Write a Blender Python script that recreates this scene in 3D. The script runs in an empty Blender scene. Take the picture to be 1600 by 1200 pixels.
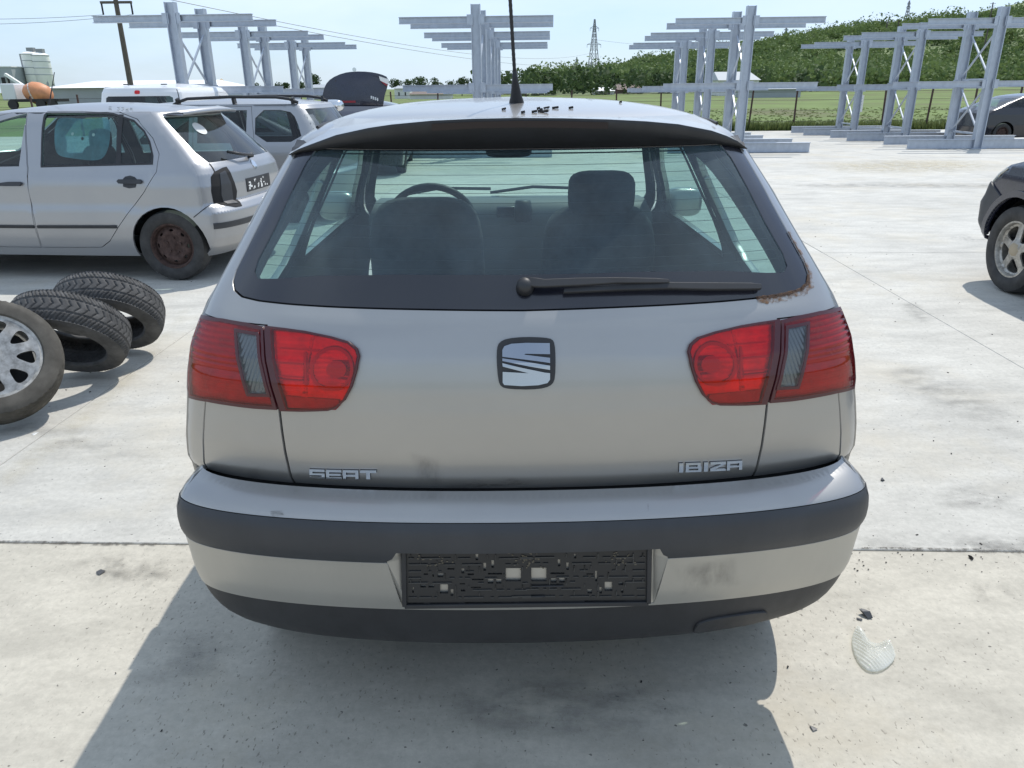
import bpy, bmesh, math, random
import numpy as np
from mathutils import Vector, Matrix
from mathutils.geometry import delaunay_2d_cdt
random.seed(7); rng = np.random.default_rng(7)
SC = bpy.context.scene
COL = SC.collection
# ------------------------------------------------------------------ camera
F, PITCH, ROLL, H = 1190.0, math.radians(21.25), math.radians(0.55), 1.46
_f = np.array([0, math.cos(PITCH), -math.sin(PITCH)]); _r0 = np.array([1., 0, 0]); _u0 = np.array([0, math.sin(PITCH), math.cos(PITCH)])
CR = _r0*math.cos(ROLL) - _u0*math.sin(ROLL); CU = _u0*math.cos(ROLL) + _r0*math.sin(ROLL); EYE = np.array([0, 0, H])
cam_d = bpy.data.cameras.new('camera'); cam = bpy.data.objects.new('camera', cam_d); COL.objects.link(cam)
cam_d.sensor_fit = 'HORIZONTAL'; cam_d.sensor_width = 36; cam_d.lens = 36*F/1600; cam_d.clip_start = .02; cam_d.clip_end = 6000
cam.matrix_world = Matrix(((CR[0], CU[0], -_f[0], 0), (CR[1], CU[1], -_f[1], 0), (CR[2], CU[2], -_f[2], H), (0, 0, 0, 1)))
SC.camera = cam
# ------------------------------------------------------------------ sky and sun
SUN = np.array([.33, .53, 1.0]); SUN /= np.linalg.norm(SUN)
SUN_EL = math.asin(SUN[2]); SUN_AZ = math.atan2(SUN[0], SUN[1])
world = bpy.data.worlds.new('World'); SC.world = world; world.use_nodes = True
nt = world.node_tree; N = nt.nodes; LK = nt.links; N.clear()
out = N.new('ShaderNodeOutputWorld'); bg = N.new('ShaderNodeBackground'); bg.inputs['Strength'].default_value = .12
sky = N.new('ShaderNodeTexSky'); sky.sky_type = 'NISHITA'; sky.sun_disc = False; sky.sun_elevation = SUN_EL; sky.sun_rotation = SUN_AZ
sky.air_density = 1.0; sky.dust_density = .6; sky.ozone_density = 2.0
tc = N.new('ShaderNodeTexCoord'); mp = N.new('ShaderNodeMapping'); mp.inputs['Scale'].default_value = (1.2, 1.2, 4.5)
nz = N.new('ShaderNodeTexNoise'); nz.inputs['Scale'].default_value = 1.6; nz.inputs['Detail'].default_value = 7; nz.inputs['Roughness'].default_value = .55
cr = N.new('ShaderNodeValToRGB'); cr.color_ramp.elements[0].position = .38; cr.color_ramp.elements[0].color = (.42, .42, .42, 1)
cr.color_ramp.elements[1].position = .66; cr.color_ramp.elements[1].color = (.95, .95, .95, 1)
mx = N.new('ShaderNodeMix'); mx.data_type = 'RGBA'
mx.inputs['B'].default_value = (6.9, 8.3, 10.0, 1)
LK.new(tc.outputs['Generated'], mp.inputs['Vector']); LK.new(mp.outputs[0], nz.inputs['Vector']); LK.new(nz.outputs['Fac'], cr.inputs['Fac'])
LK.new(cr.outputs['Color'], mx.inputs['Factor']); tn = N.new('ShaderNodeVectorMath'); tn.operation = 'MULTIPLY'; tn.inputs[1].default_value = (.80, .95, 1.20); LK.new(sky.outputs[0], tn.inputs[0]); LK.new(tn.outputs[0], mx.inputs['A']); LK.new(mx.outputs['Result'], bg.inputs['Color']); LK.new(bg.outputs[0], out.inputs[0])
sd = bpy.data.lights.new('sun', 'SUN'); sd.energy = 3.8; sd.angle = math.radians(.55); sd.color = (1, .955, .89)
so = bpy.data.objects.new('sun', sd); COL.objects.link(so); so.rotation_euler = Vector(SUN).to_track_quat('Z', 'Y').to_euler(); so.location = (4, 6, 12)
SC.view_settings.view_transform = 'Standard'; SC.view_settings.look = 'None'; SC.view_settings.exposure = .0; SC.view_settings.gamma = 1
SC.view_settings.use_curve_mapping = False

# ------------------------------------------------------------------ pixel helpers (a pixel is only a direction)
def ray(x, y): return (x-800)/F*CR - (y-600)/F*CU + _f
def on_z(x, y, z=0.):
    d = ray(x, y); return EYE + d*((z-H)/d[2])
def on_y(x, y, Y):
    d = ray(x, y); return EYE + d*(Y/d[1])

# ------------------------------------------------------------------ materials
MATS = {}
def mat(name, col=(.5, .5, .5), rough=.5, metal=0., coat=0., spec=.5, noise=None, bump=None, alpha=None):
    """noise=(scale, strength, detail, stretch) darkens/lightens; bump=(scale, strength)"""
    m = bpy.data.materials.new(name); m.use_nodes = True; MATS[name] = m
    n = m.node_tree.nodes; l = m.node_tree.links; p = n['Principled BSDF']
    p.inputs['Base Color'].default_value = (*col, 1); p.inputs['Roughness'].default_value = rough; p.inputs['Metallic'].default_value = metal
    p.inputs['Coat Weight'].default_value = coat; p.inputs['Coat Roughness'].default_value = .08; p.inputs['Specular IOR Level'].default_value = spec
    if noise or bump:
        t = n.new('ShaderNodeTexCoord')
    if noise:
        sc, st, de, stretch = noise
        mpp = n.new('ShaderNodeMapping'); mpp.inputs['Scale'].default_value = stretch; l.new(t.outputs['Object'], mpp.inputs['Vector'])
        a = n.new('ShaderNodeTexNoise'); a.inputs['Scale'].default_value = sc; a.inputs['Detail'].default_value = de; a.inputs['Roughness'].default_value = .65
        l.new(mpp.outputs[0], a.inputs['Vector'])
        r = n.new('ShaderNodeMapRange'); r.inputs['From Min'].default_value = .3; r.inputs['From Max'].default_value = .7
        r.inputs['To Min'].default_value = 1-st; r.inputs['To Max'].default_value = 1+st; l.new(a.outputs['Fac'], r.inputs['Value'])
        v = n.new('ShaderNodeVectorMath'); v.operation = 'SCALE'; v.inputs[0].default_value = col; l.new(r.outputs[0], v.inputs['Scale'])
        l.new(v.outputs[0], p.inputs['Base Color'])
        r2 = n.new('ShaderNodeMapRange'); r2.inputs['From Min'].default_value = .3; r2.inputs['From Max'].default_value = .7
        r2.inputs['To Min'].default_value = min(1, rough*1.15); r2.inputs['To Max'].default_value = rough*.9; l.new(a.outputs['Fac'], r2.inputs['Value']); l.new(r2.outputs[0], p.inputs['Roughness'])
    if bump:
        b = n.new('ShaderNodeTexNoise'); b.inputs['Scale'].default_value = bump[0]; b.inputs['Detail'].default_value = 5; l.new(t.outputs['Object'], b.inputs['Vector'])
        bb = n.new('ShaderNodeBump'); bb.inputs['Strength'].default_value = bump[1]; bb.inputs['Distance'].default_value = .01
        l.new(b.outputs['Fac'], bb.inputs['Height']); l.new(bb.outputs[0], p.inputs['Normal'])
    return m
def glass(name, tint, dirt_haze=.04, rough=.02, dirt_haze_col=(.5, .52, .5)):
    m = bpy.data.materials.new(name); m.use_nodes = True; MATS[name] = m
    n = m.node_tree.nodes; l = m.node_tree.links; n.clear()
    o = n.new('ShaderNodeOutputMaterial'); tr = n.new('ShaderNodeBsdfTransparent'); tr.inputs[0].default_value = (*tint, 1)
    gl = n.new('ShaderNodeBsdfGlossy'); gl.inputs['Roughness'].default_value = rough; gl.inputs[0].default_value = (1, 1, 1, 1)
    fr = n.new('ShaderNodeFresnel'); fr.inputs[0].default_value = 1.5; m1 = n.new('ShaderNodeMixShader')
    ge = n.new('ShaderNodeNewGeometry'); ff = n.new('ShaderNodeMath'); ff.operation = 'MULTIPLY'; inv = n.new('ShaderNodeMath'); inv.operation = 'SUBTRACT'; inv.inputs[0].default_value = 1
    l.new(ge.outputs['Backfacing'], inv.inputs[1]); l.new(fr.outputs[0], ff.inputs[0]); l.new(inv.outputs[0], ff.inputs[1])
    l.new(ff.outputs[0], m1.inputs[0]); l.new(tr.outputs[0], m1.inputs[1]); l.new(gl.outputs[0], m1.inputs[2])
    df = n.new('ShaderNodeBsdfDiffuse'); df.inputs[0].default_value = (*dirt_haze_col, 1); m2 = n.new('ShaderNodeMixShader')
    t = n.new('ShaderNodeTexCoord'); a = n.new('ShaderNodeTexNoise'); a.inputs['Scale'].default_value = 5; a.inputs['Detail'].default_value = 9; a.inputs['Roughness'].default_value = .7
    mpp = n.new('ShaderNodeMapping'); mpp.inputs['Scale'].default_value = (1, 1, .55); l.new(t.outputs['Object'], mpp.inputs['Vector']); l.new(mpp.outputs[0], a.inputs['Vector'])
    r = n.new('ShaderNodeMapRange'); r.inputs['From Min'].default_value = .42; r.inputs['From Max'].default_value = .75; r.inputs['To Min'].default_value = dirt_haze*.65; r.inputs['To Max'].default_value = dirt_haze*1.6
    l.new(a.outputs['Fac'], r.inputs['Value']); l.new(r.outputs[0], m2.inputs[0]); l.new(m1.outputs[0], m2.inputs[1]); l.new(df.outputs[0], m2.inputs[2]); l.new(m2.outputs[0], o.inputs[0])
    return m
S1 = (1, 1, 1)
mat('silver', (.375, .368, .355), .34, .72, .6, noise=(2.2, .035, 6, S1))
mat('silver_lower', (.41, .40, .37), .42, .65, .1, noise=(3.0, .07, 7, (1, 1, .35)))
mat('silver2', (.37, .375, .385), .36, .70, .35, noise=(1.5, .03, 4, S1))
mat('white_paint', (.72, .73, .74), .35, 0, .4)
mat('black_paint', (.012, .013, .02), .22, 0, .6)
mat('navy_paint', (.016, .018, .035), .25, .1, .6, noise=(3, .2, 4, S1))
mat('black_plastic', (.022, .023, .026), .52, 0, 0, noise=(9, .22, 6, (1, 1, .5)), bump=(900, .05))
mat('grey_plastic', (.034, .037, .043), .48, 0, 0, noise=(6, .14, 6, (1, 1, .5)), bump=(1400, .04))
mat('holder_plastic', (.016, .017, .019), .45, 0, 0); mat('dried_mud', (.15, .13, .095), .9); mat('holder_rib', (.045, .046, .046), .5); mat('brake_dark', (.018, .011, .012), .5)
mat('gap', (.008, .008, .009), .8)
mat('rubber', (.038, .037, .036), .72, 0, 0, noise=(12, .3, 8, S1), bump=(300, .12))
mat('rubber_grey', (.075, .074, .073), .8, 0, 0, noise=(14, .38, 8, S1), bump=(300, .15))
mat('tyre_dust', (.085, .078, .066), .85, 0, 0, noise=(10, .3, 8, S1), bump=(300, .15))
mat('chrome', (.82, .83, .84), .05, 1)
mat('chrome_soft', (.70, .71, .72), .16, 1)
mat('alloy', (.33, .32, .30), .38, .8, .1, noise=(26, .5, 9, S1))
mat('alloy_dirty', (.42, .40, .36), .45, .55, 0, noise=(30, .4, 9, S1))
mat('rust', (.070, .042, .035), .85, .1, 0, noise=(30, .5, 9, S1), bump=(120, .3))
mat('rust_orange', (.22, .075, .03), .9, 0, 0, noise=(60, .55, 9, S1), bump=(200, .4))
mat('lining', (.045, .046, .047), .85)
mat('fabric', (.030, .032, .036), .9, noise=(40, .25, 5, S1))
mat('dash', (.11, .115, .115), .6, bump=(500, .08))
mat('galv', (.45, .49, .55), .42, .55, 0, noise=(9, .09, 6, (1, 1, .6)))
mat('dark_metal', (.03, .03, .03), .6, .4)
mat('wood_pole', (.12, .10, .085), .9, noise=(8, .3, 5, (4, 4, .5)))
mat('red_dark', (.26, .014, .024), .25, 0, .2, noise=(26, .25, 4, S1))
mat('red_bright', (.62, .025, .03), .2, .6, .2, noise=(30, .25, 4, S1))
mat('red_deep', (.36, .014, .02), .28, .3, .2); mat('emblem', (.40, .41, .42), .07, 1)
mat('red_trim', (.065, .008, .012), .3, 0, .3)
mat('reflector', (.13, .14, .15), .32, .9)
mat('clear_plastic', (.75, .76, .74), .15, 0, .4)
mat('white_wall', (.68, .68, .66), .8, noise=(.7, .1, 5, S1))
mat('grey_wall', (.36, .39, .40), .7, noise=(.4, .06, 4, S1))
mat('white_roof', (.80, .80, .78), .5)
mat('grey_roof', (.33, .36, .38), .6)
mat('brown_wall', (.16, .12, .10), .8)
mat('orange_paint', (.62, .26, .12), .5, noise=(1.5, .2, 4, S1))
mat('silo_white', (.84, .84, .80), .5, noise=(.6, .06, 4, S1))
mat('steel_tower', (.30, .31, .32), .6, .4)
mat('sand', (.42, .35, .25), .95, noise=(1, .2, 6, S1))
mat('dirt_black', (.03, .028, .026), .9)
mat('debris_grey', (.06, .062, .065), .5)
mat('stain_rust', (.20, .105, .045), .9, noise=(70, .6, 8, S1))
glass('glass_rear', (.54, .70, .68), .11, .015, (.32, .45, .52))  # bluish diffuse film: some dirt, plus reflected sky haze painted onto the pane
glass('glass_side', (.50, .66, .63), .03)
glass('glass_front', (.80, .93, .88), .015)
glass('glass_dark', (.28, .34, .35), .03)
glass('lens_red', (.96, .20, .20), .0, .04, (.3, .05, .05))
glass('lens_clear', (.9, .92, .92), .04, .05)
glass('lens_broken', (.86, .87, .84), .30, .05, (.95, .95, .90))
glass('shade_film', (.40, .62, .72), .55, .3, (.25, .50, .62))
def foliage(name, c1, c2):
    m = bpy.data.materials.new(name); m.use_nodes = True; MATS[name] = m; n = m.node_tree.nodes; l = m.node_tree.links; p = n['Principled BSDF']
    p.inputs['Roughness'].default_value = .7; p.inputs['Specular IOR Level'].default_value = .2
    t = n.new('ShaderNodeTexCoord'); a = n.new('ShaderNodeTexNoise'); a.inputs['Scale'].default_value = .06; a.inputs['Detail'].default_value = 8; a.inputs['Roughness'].default_value = .7
    l.new(t.outputs['Object'], a.inputs['Vector']); r = n.new('ShaderNodeValToRGB'); r.color_ramp.elements[0].position = .35; r.color_ramp.elements[1].position = .66
    r.color_ramp.elements[0].color = (*c1, 1); r.color_ramp.elements[1].color = (*c2, 1); l.new(a.outputs['Fac'], r.inputs[0]); l.new(r.outputs[0], p.inputs['Base Color'])
    tl = n.new('ShaderNodeBsdfTranslucent'); l.new(r.outputs[0], tl.inputs[0]); ms = n.new('ShaderNodeMixShader'); ms.inputs[0].default_value = .3
    l.new(p.outputs[0], ms.inputs[1]); l.new(tl.outputs[0], ms.inputs[2]); l.new(ms.outputs[0], n['Material Output'].inputs[0])
foliage('leaf_scrub', (.075, .120, .040), (.18, .245, .085)); foliage('leaf_tree', (.045, .075, .030), (.085, .125, .048)); foliage('grass_leaf', (.11, .15, .05), (.20, .225, .085))
def stain(name, col, sc, lo, hi, amax=1., stretch=(1, 1, 1), rough=.85, fade=False):
    m = bpy.data.materials.new(name); m.use_nodes = True; MATS[name] = m; n = m.node_tree.nodes; l = m.node_tree.links; p = n['Principled BSDF']; p.inputs['Base Color'].default_value = (*col, 1); p.inputs['Roughness'].default_value = rough
    t = n.new('ShaderNodeTexCoord'); mpp = n.new('ShaderNodeMapping'); mpp.inputs['Scale'].default_value = stretch; l.new(t.outputs['Object'], mpp.inputs['Vector']); a = n.new('ShaderNodeTexNoise'); a.inputs['Scale'].default_value = sc; a.inputs['Detail'].default_value = 7; a.inputs['Roughness'].default_value = .7; l.new(mpp.outputs[0], a.inputs['Vector'])
    r = n.new('ShaderNodeMapRange'); r.inputs['From Min'].default_value = lo; r.inputs['From Max'].default_value = hi; r.inputs['To Max'].default_value = amax; l.new(a.outputs['Fac'], r.inputs['Value']); l.new(r.outputs[0], p.inputs['Alpha'])
    if fade: at = n.new('ShaderNodeAttribute'); at.attribute_name = 'fade'; mu = n.new('ShaderNodeMath'); mu.operation = 'MULTIPLY'; l.new(r.outputs[0], mu.inputs[0]); l.new(at.outputs['Fac'], mu.inputs[1]); l.new(mu.outputs[0], p.inputs['Alpha'])
stain('rust_bloom', (.17, .085, .035), 60, .42, .62, .85); stain('rust_crust', (.055, .028, .016), 110, .36, .50, 1.); stain('grime', (.05, .045, .038), 38, .46, .70, .8, (.25, 1, 1), fade=True); stain('smudge', (.08, .075, .07), 18, .40, .80, .4, (1, 1, .4), fade=True)
mat('bark', (.09, .075, .06), .9)

# ------------------------------------------------------------------ mesh helpers
def tag(o, label=None, cat=None, group=None, kind=None):
    if label: o['label'] = label
    if cat: o['category'] = cat
    if group: o['group'] = group
    if kind: o['kind'] = kind
    return o
def mesh(name, V, Fc, m=None, parent=None, smooth=False, normals=None, auto=None):
    me = bpy.data.meshes.new(name); me.from_pydata([tuple(map(float, v)) for v in V], [], [tuple(map(int, f)) for f in Fc])
    me.validate(); me.update()
    if m: me.materials.append(MATS[m])
    if smooth or normals is not None: me.polygons.foreach_set('use_smooth', [True]*len(me.polygons))
    if normals is not None and len(normals) == len(me.vertices): me.normals_split_custom_set_from_vertices([tuple(map(float, x)) for x in normals])
    if auto is not None:
        me.polygons.foreach_set('use_smooth', [True]*len(me.polygons)); me.set_sharp_from_angle(angle=math.radians(auto))
    o = bpy.data.objects.new(name, me); COL.objects.link(o)
    if parent: o.parent = parent
    return o
def empty(name, loc=(0, 0, 0), rz=0, label=None, cat=None, group=None):
    o = bpy.data.objects.new(name, None); COL.objects.link(o); o.location = loc; o.rotation_euler = (0, 0, rz); o.empty_display_size = .2
    return tag(o, label, cat, group)
class MB:
    def __init__(s): s.v = []; s.f = []
    def add(s, V, Fc):
        k = len(s.v); s.v += [tuple(map(float, p)) for p in V]; s.f += [tuple(int(i)+k for i in f) for f in Fc]; return s
    def box(s, c, d, R=None):
        P = np.array([(x, y, z) for x in (-.5, .5) for y in (-.5, .5) for z in (-.5, .5)])*np.array(d)
        if R is not None: P = P@np.array(R).T
        return s.add(P+np.array(c), [(0, 1, 3, 2), (4, 6, 7, 5), (0, 4, 5, 1), (2, 3, 7, 6), (0, 2, 6, 4), (1, 5, 7, 3)])
    def bar(s, a, b, w, h=None, up=(0, 0, 1)):
        a = np.array(a, float); b = np.array(b, float); d = b-a; L = np.linalg.norm(d); d /= L; up = np.array(up, float)
        if abs(d@up) > .99: up = np.array([0, 1., 0])
        x = np.cross(d, up); x /= np.linalg.norm(x); z = np.cross(x, d)
        return s.box((a+b)/2, (w, L, h or w), np.stack([x, d, z], 1))
    def tube(s, pts, r, n=8, cap=True):
        pts = [np.array(p, float) for p in pts]; r = r if hasattr(r, '__len__') else [r]*len(pts); V = []; Fc = []
        for i, p in enumerate(pts):
            d = pts[min(i+1, len(pts)-1)]-pts[max(i-1, 0)]; d /= np.linalg.norm(d)
            up = np.array([0, 0, 1.]) if abs(d[2]) < .9 else np.array([0, 1., 0]); x = np.cross(d, up); x /= np.linalg.norm(x); z = np.cross(x, d)
            for k in range(n): t = 2*math.pi*k/n; V.append(p+r[i]*(math.cos(t)*x+math.sin(t)*z))
        for i in range(len(pts)-1):
            for k in range(n): Fc.append((i*n+k, i*n+(k+1) % n, (i+1)*n+(k+1) % n, (i+1)*n+k))
        if cap: Fc += [tuple(range(n))[::-1], tuple((len(pts)-1)*n+k for k in range(n))]
        return s.add(V, Fc)
    def build(s, name, m, parent=None, smooth=False, auto=None): return mesh(name, s.v, s.f, m, parent, smooth, None, auto)
def bevel(o, w, seg=2):
    b = o.modifiers.new('bevel', 'BEVEL'); b.width = w; b.segments = seg; b.limit_method = 'ANGLE'; b.angle_limit = math.radians(35)
    for p in o.data.polygons: p.use_smooth = True
    o.data.set_sharp_from_angle(angle=math.radians(50)); return o
def blob(name, c, d, m, parent, e=.35, n=20, rot=None):
    """super-ellipsoid cushion"""
    V = []; Fc = []
    def pw(x): return math.copysign(abs(x)**e, x)
    for i in range(n+1):
        a = -math.pi/2+math.pi*i/n
        for j in range(2*n):
            b = math.pi*j/n; V.append((pw(math.cos(a))*pw(math.cos(b))*d[0]/2, pw(math.cos(a))*pw(math.sin(b))*d[1]/2, pw(math.sin(a))*d[2]/2))
    V = np.array(V)
    if rot is not None: V = V@np.array(Matrix.Rotation(rot, 3, 'X')).T
    for i in range(n):
        for j in range(2*n): Fc.append((i*2*n+j, i*2*n+(j+1) % (2*n), (i+1)*2*n+(j+1) % (2*n), (i+1)*2*n+j))
    return mesh(name, V+np.array(c), Fc, m, parent, True)

# ------------------------------------------------------------------ polygons
def chaikin(P, it=1, closed=True):
    P = np.array(P, float)
    for _ in range(it):
        if closed:
            Q = np.roll(P, -1, 0); P = np.stack([.75*P+.25*Q, .25*P+.75*Q], 1).reshape(-1, 2)
        else:
            Q = np.stack([.75*P[:-1]+.25*P[1:], .25*P[:-1]+.75*P[1:]], 1).reshape(-1, 2); P = np.vstack([P[:1], Q, P[-1:]])
    return P
def dens(P, step, closed=True):
    P = np.array(P, float); o = []; n = len(P)
    for i in range(n if closed else n-1):
        a, b = P[i], P[(i+1) % n]; k = max(1, int(math.ceil(np.linalg.norm(b-a)/step)))
        o += [a+(b-a)*j/k for j in range(k)]
    if not closed: o.append(P[-1])
    return np.array(o)
def inside(P, poly):
    P = np.atleast_2d(P); x, y = P[:, 0], P[:, 1]; r = np.zeros(len(P), bool); n = len(poly)
    for i in range(n):
        x1, y1 = poly[i]; x2, y2 = poly[(i+1) % n]
        if y1 == y2: continue
        c = ((y1 > y) != (y2 > y)) & (x < (x2-x1)*(y-y1)/(y2-y1)+x1); r ^= c
    return r
def pdist(P, poly):
    P = np.atleast_2d(P); A = np.array(poly); B = np.roll(A, -1, 0); d = np.full(len(P), 1e9)
    for a, b in zip(A, B):
        ab = b-a; L = ab@ab
        if L < 1e-14: continue
        t = np.clip(((P-a)@ab)/L, 0, 1); d = np.minimum(d, np.linalg.norm(P-a-t[:, None]*ab, axis=1))
    return d
def area(P): P = np.array(P); return .5*np.sum(P[:, 0]*np.roll(P[:, 1], -1)-np.roll(P[:, 0], -1)*P[:, 1])
def inset(P, d):
    P = np.array(P, float); s = 1 if area(P) > 0 else -1
    a = P-np.roll(P, 1, 0); b = np.roll(P, -1, 0)-P
    def nn(v):
        w = np.stack([-v[:, 1], v[:, 0]], 1)*s; L = np.linalg.norm(w, axis=1, keepdims=True); return w/np.maximum(L, 1e-9)
    m = nn(a)+nn(b); L = np.linalg.norm(m, axis=1, keepdims=True); m /= np.maximum(L, 1e-6); k = np.clip((m*nn(a)).sum(1, keepdims=True), .5, 1)
    return P+m*d/k
def mirror(P): P = np.array(P, float).copy(); P[:, 0] *= -1; return P[::-1]
def tri2d(outer, holes, g, gz=None):
    gz = gz or g
    polys = [np.array(outer)]+[np.array(h) for h in holes]
    lo = polys[0].min(0); hi = polys[0].max(0)
    xs = np.arange(lo[0]+g*.5, hi[0], g); ys = np.arange(lo[1]+gz*.5, hi[1], gz)
    G = np.array([(x+(g*.5 if j % 2 else 0), y) for j, y in enumerate(ys) for x in xs]).reshape(-1, 2)
    if len(G):
        k = inside(G, polys[0])
        for h in polys[1:]: k &= ~inside(G, h)
        G = G[k]
        sc = np.array([1, g/gz])
        for p in polys:
            if len(G): G = G[pdist(G*sc, p*sc) > g*.35]
    V = []; E = []
    for p in polys:
        k = len(V); V += [tuple(q) for q in p]; E += [(k+i, k+(i+1) % len(p)) for i in range(len(p))]
    V += [tuple(q) for q in G]
    r = delaunay_2d_cdt([Vector(v) for v in V], E, [], 0, 1e-7)
    v2 = np.array([tuple(v) for v in r[0]]); f = np.array([t for t in r[2] if len(t) == 3])
    c = v2[f].mean(1); k = inside(c, polys[0])
    for h in polys[1:]: k &= ~inside(c, h)
    f = f[k]
    a = v2[f]; ar = (a[:, 1, 0]-a[:, 0, 0])*(a[:, 2, 1]-a[:, 0, 1])-(a[:, 1, 1]-a[:, 0, 1])*(a[:, 2, 0]-a[:, 0, 0])
    f[ar < 0] = f[ar < 0][:, ::-1]; f = f[np.abs(ar) > 1e-12]
    return v2, f

# ------------------------------------------------------------------ bodies described by horizontal slices
def smooth_prof(P):
    z = P[:, 0]; zz = np.unique(np.concatenate([z, np.linspace(z[0], z[-1], 500)])); out = [zz]
    for i in range(1, P.shape[1]):
        y = P[:, i]; h = np.diff(z); d = np.diff(y)/h; m = np.zeros(len(z)); m[0] = d[0]; m[-1] = d[-1]
        for k in range(1, len(z)-1):
            if d[k-1]*d[k] > 0: w1 = 2*h[k]+h[k-1]; w2 = h[k]+2*h[k-1]; m[k] = (w1+w2)/(w1/d[k-1]+w2/d[k])
        k = np.clip(np.searchsorted(z, zz)-1, 0, len(z)-2); t = (zz-z[k])/h[k]
        out.append((2*t**3-3*t**2+1)*y[k]+(t**3-2*t**2+t)*h[k]*m[k]+(-2*t**3+3*t**2)*y[k+1]+(t**3-t**2)*h[k]*m[k+1])
    return np.stack(out, 1)
class Body:
    """prof rows: z, W (half width), yr (rear), yf (front), Rr, Rf (depth of the rear and front corners)"""
    def __init__(s, prof, n=2.2, loc=(0, 0, 0), rz=0., bulge=.0, nf=None):
        P = smooth_prof(np.array(prof, float)); s.z = P[:, 0]; s.P = P; s.n = n; s.nf = nf or n; s.loc = np.array(loc, float); s.rz = rz; s.bulge = bulge
        c, q = math.cos(rz), math.sin(rz); s.M = np.array([[c, -q, 0], [q, c, 0], [0, 0, 1.]])
        def table(n, W, R):
            t = np.linspace(0, math.pi/2, 3000); x = np.sin(t)**(2/n); d = 1-np.maximum(np.cos(t), 0)**(2/n)
            L = np.concatenate([[0], np.cumsum(np.hypot(np.diff(x*W), np.diff(d*R)))]); return L, x, d
        W = P[len(P)//2, 1]; s.tr = table(s.n, W, P[len(P)//2, 4]); s.tf = table(s.nf, W, P[len(P)//2, 5])
    def at(s, z, i): return np.interp(z, s.z, s.P[:, i])
    def xat(s, y, z):
        W, yr, yf, Rr, Rf = (s.at(z, i) for i in range(1, 6))
        t = np.clip((y-yr)/Rr, 0, 1); u = np.clip((yf-y)/Rf, 0, 1)
        x = W*np.minimum((1-(1-t)**s.n)**(1/s.n), (1-(1-u)**s.nf)**(1/s.nf))
        return x*(1+s.bulge*np.clip((y-yr-.1)/.9, 0, 1)*np.clip((yf-y)/.6, 0, 1))
    def rear(s, q):
        a, z = q[:, 0], q[:, 1]; L, x, d = s.tr; X = np.interp(np.abs(a), L, x); D = np.interp(np.abs(a), L, d)
        return np.stack([np.sign(a)*s.at(z, 1)*X, s.at(z, 2)+s.at(z, 4)*D, z], 1)
    def front(s, q):
        a, z = q[:, 0], q[:, 1]; L, x, d = s.tf; X = np.interp(np.abs(a), L, x); D = np.interp(np.abs(a), L, d)
        return np.stack([np.sign(a)*s.at(z, 1)*X, s.at(z, 3)-s.at(z, 5)*D, z], 1)
    def sideL(s, q): return np.stack([-s.xat(q[:, 0], q[:, 1]), q[:, 0], q[:, 1]], 1)
    def sideR(s, q): return np.stack([s.xat(q[:, 0], q[:, 1]), q[:, 0], q[:, 1]], 1)
    def fn(s, mp): return getattr(s, mp)
    def nrm(s, mp, q, e=.004):
        f = s.fn(mp); a = f(q+[e, 0])-f(q-[e, 0]); b = f(q+[0, e])-f(q-[0, e])
        n = np.cross(a, b); n /= np.maximum(np.linalg.norm(n, axis=1, keepdims=True), 1e-9)
        return n*(-1 if mp in ('sideL', 'front') else 1)
    def edge(s, z, xj=.985, end='r'):
        """y of the vertical line on the body where the rear (front) corner reaches xj of the half width"""
        if end == 'r': return s.at(z, 2)+s.at(z, 4)*(1-(1-xj**s.n)**(1/s.n))
        return s.at(z, 3)-s.at(z, 5)*(1-(1-xj**s.nf)**(1/s.nf))
    def sj(s, xj=.985, end='r'):
        L, x, d = s.tr if end == 'r' else s.tf; return float(np.interp(xj, x, L))
    def hit(s, px, py):
        o = s.M.T@(EYE-s.loc); d = s.M.T@ray(px, py)
        t = np.linspace(.4, 40, 8000); P = o+t[:, None]*d
        def g(P):
            z = np.clip(P[:, 2], s.z[0], s.z[-1]); yr, yf = s.at(z, 2), s.at(z, 3)
            v = np.abs(P[:, 0])-s.xat(P[:, 1], z); v = np.maximum(v, np.maximum(yr-P[:, 1], P[:, 1]-yf))
            return np.maximum(v, np.maximum(s.z[0]-P[:, 2], P[:, 2]-s.z[-1]))
        v = g(P); k = np.argmax(v < 0)
        if not (v < 0).any(): return P[np.argmin(v)]
        a, b = t[max(k-1, 0)], t[k]
        for _ in range(30):
            m = (a+b)/2
            if g((o+m*d)[None])[0] < 0: b = m
            else: a = m
        return o+b*d
    def px(s, mp, pts):
        r = []
        for p in pts:
            h = s.hit(*p); z = min(max(h[2], s.z[0]), s.z[-1])
            if mp in ('rear', 'front'):
                L, x, d = s.tr if mp == 'rear' else s.tf; W = s.at(z, 1); n = s.n if mp == 'rear' else s.nf
                D = (h[1]-s.at(z, 2))/s.at(z, 4) if mp == 'rear' else (s.at(z, 3)-h[1])/s.at(z, 5)
                xa = min(abs(h[0])/W, 1); D = min(max(D, 0), 1)
                a = np.interp(xa, x, L) if xa < .8 else np.interp(D, d, L)
                r.append((math.copysign(a, h[0]), z))
            else: r.append((h[1], z))
        return np.array(r)
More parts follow.
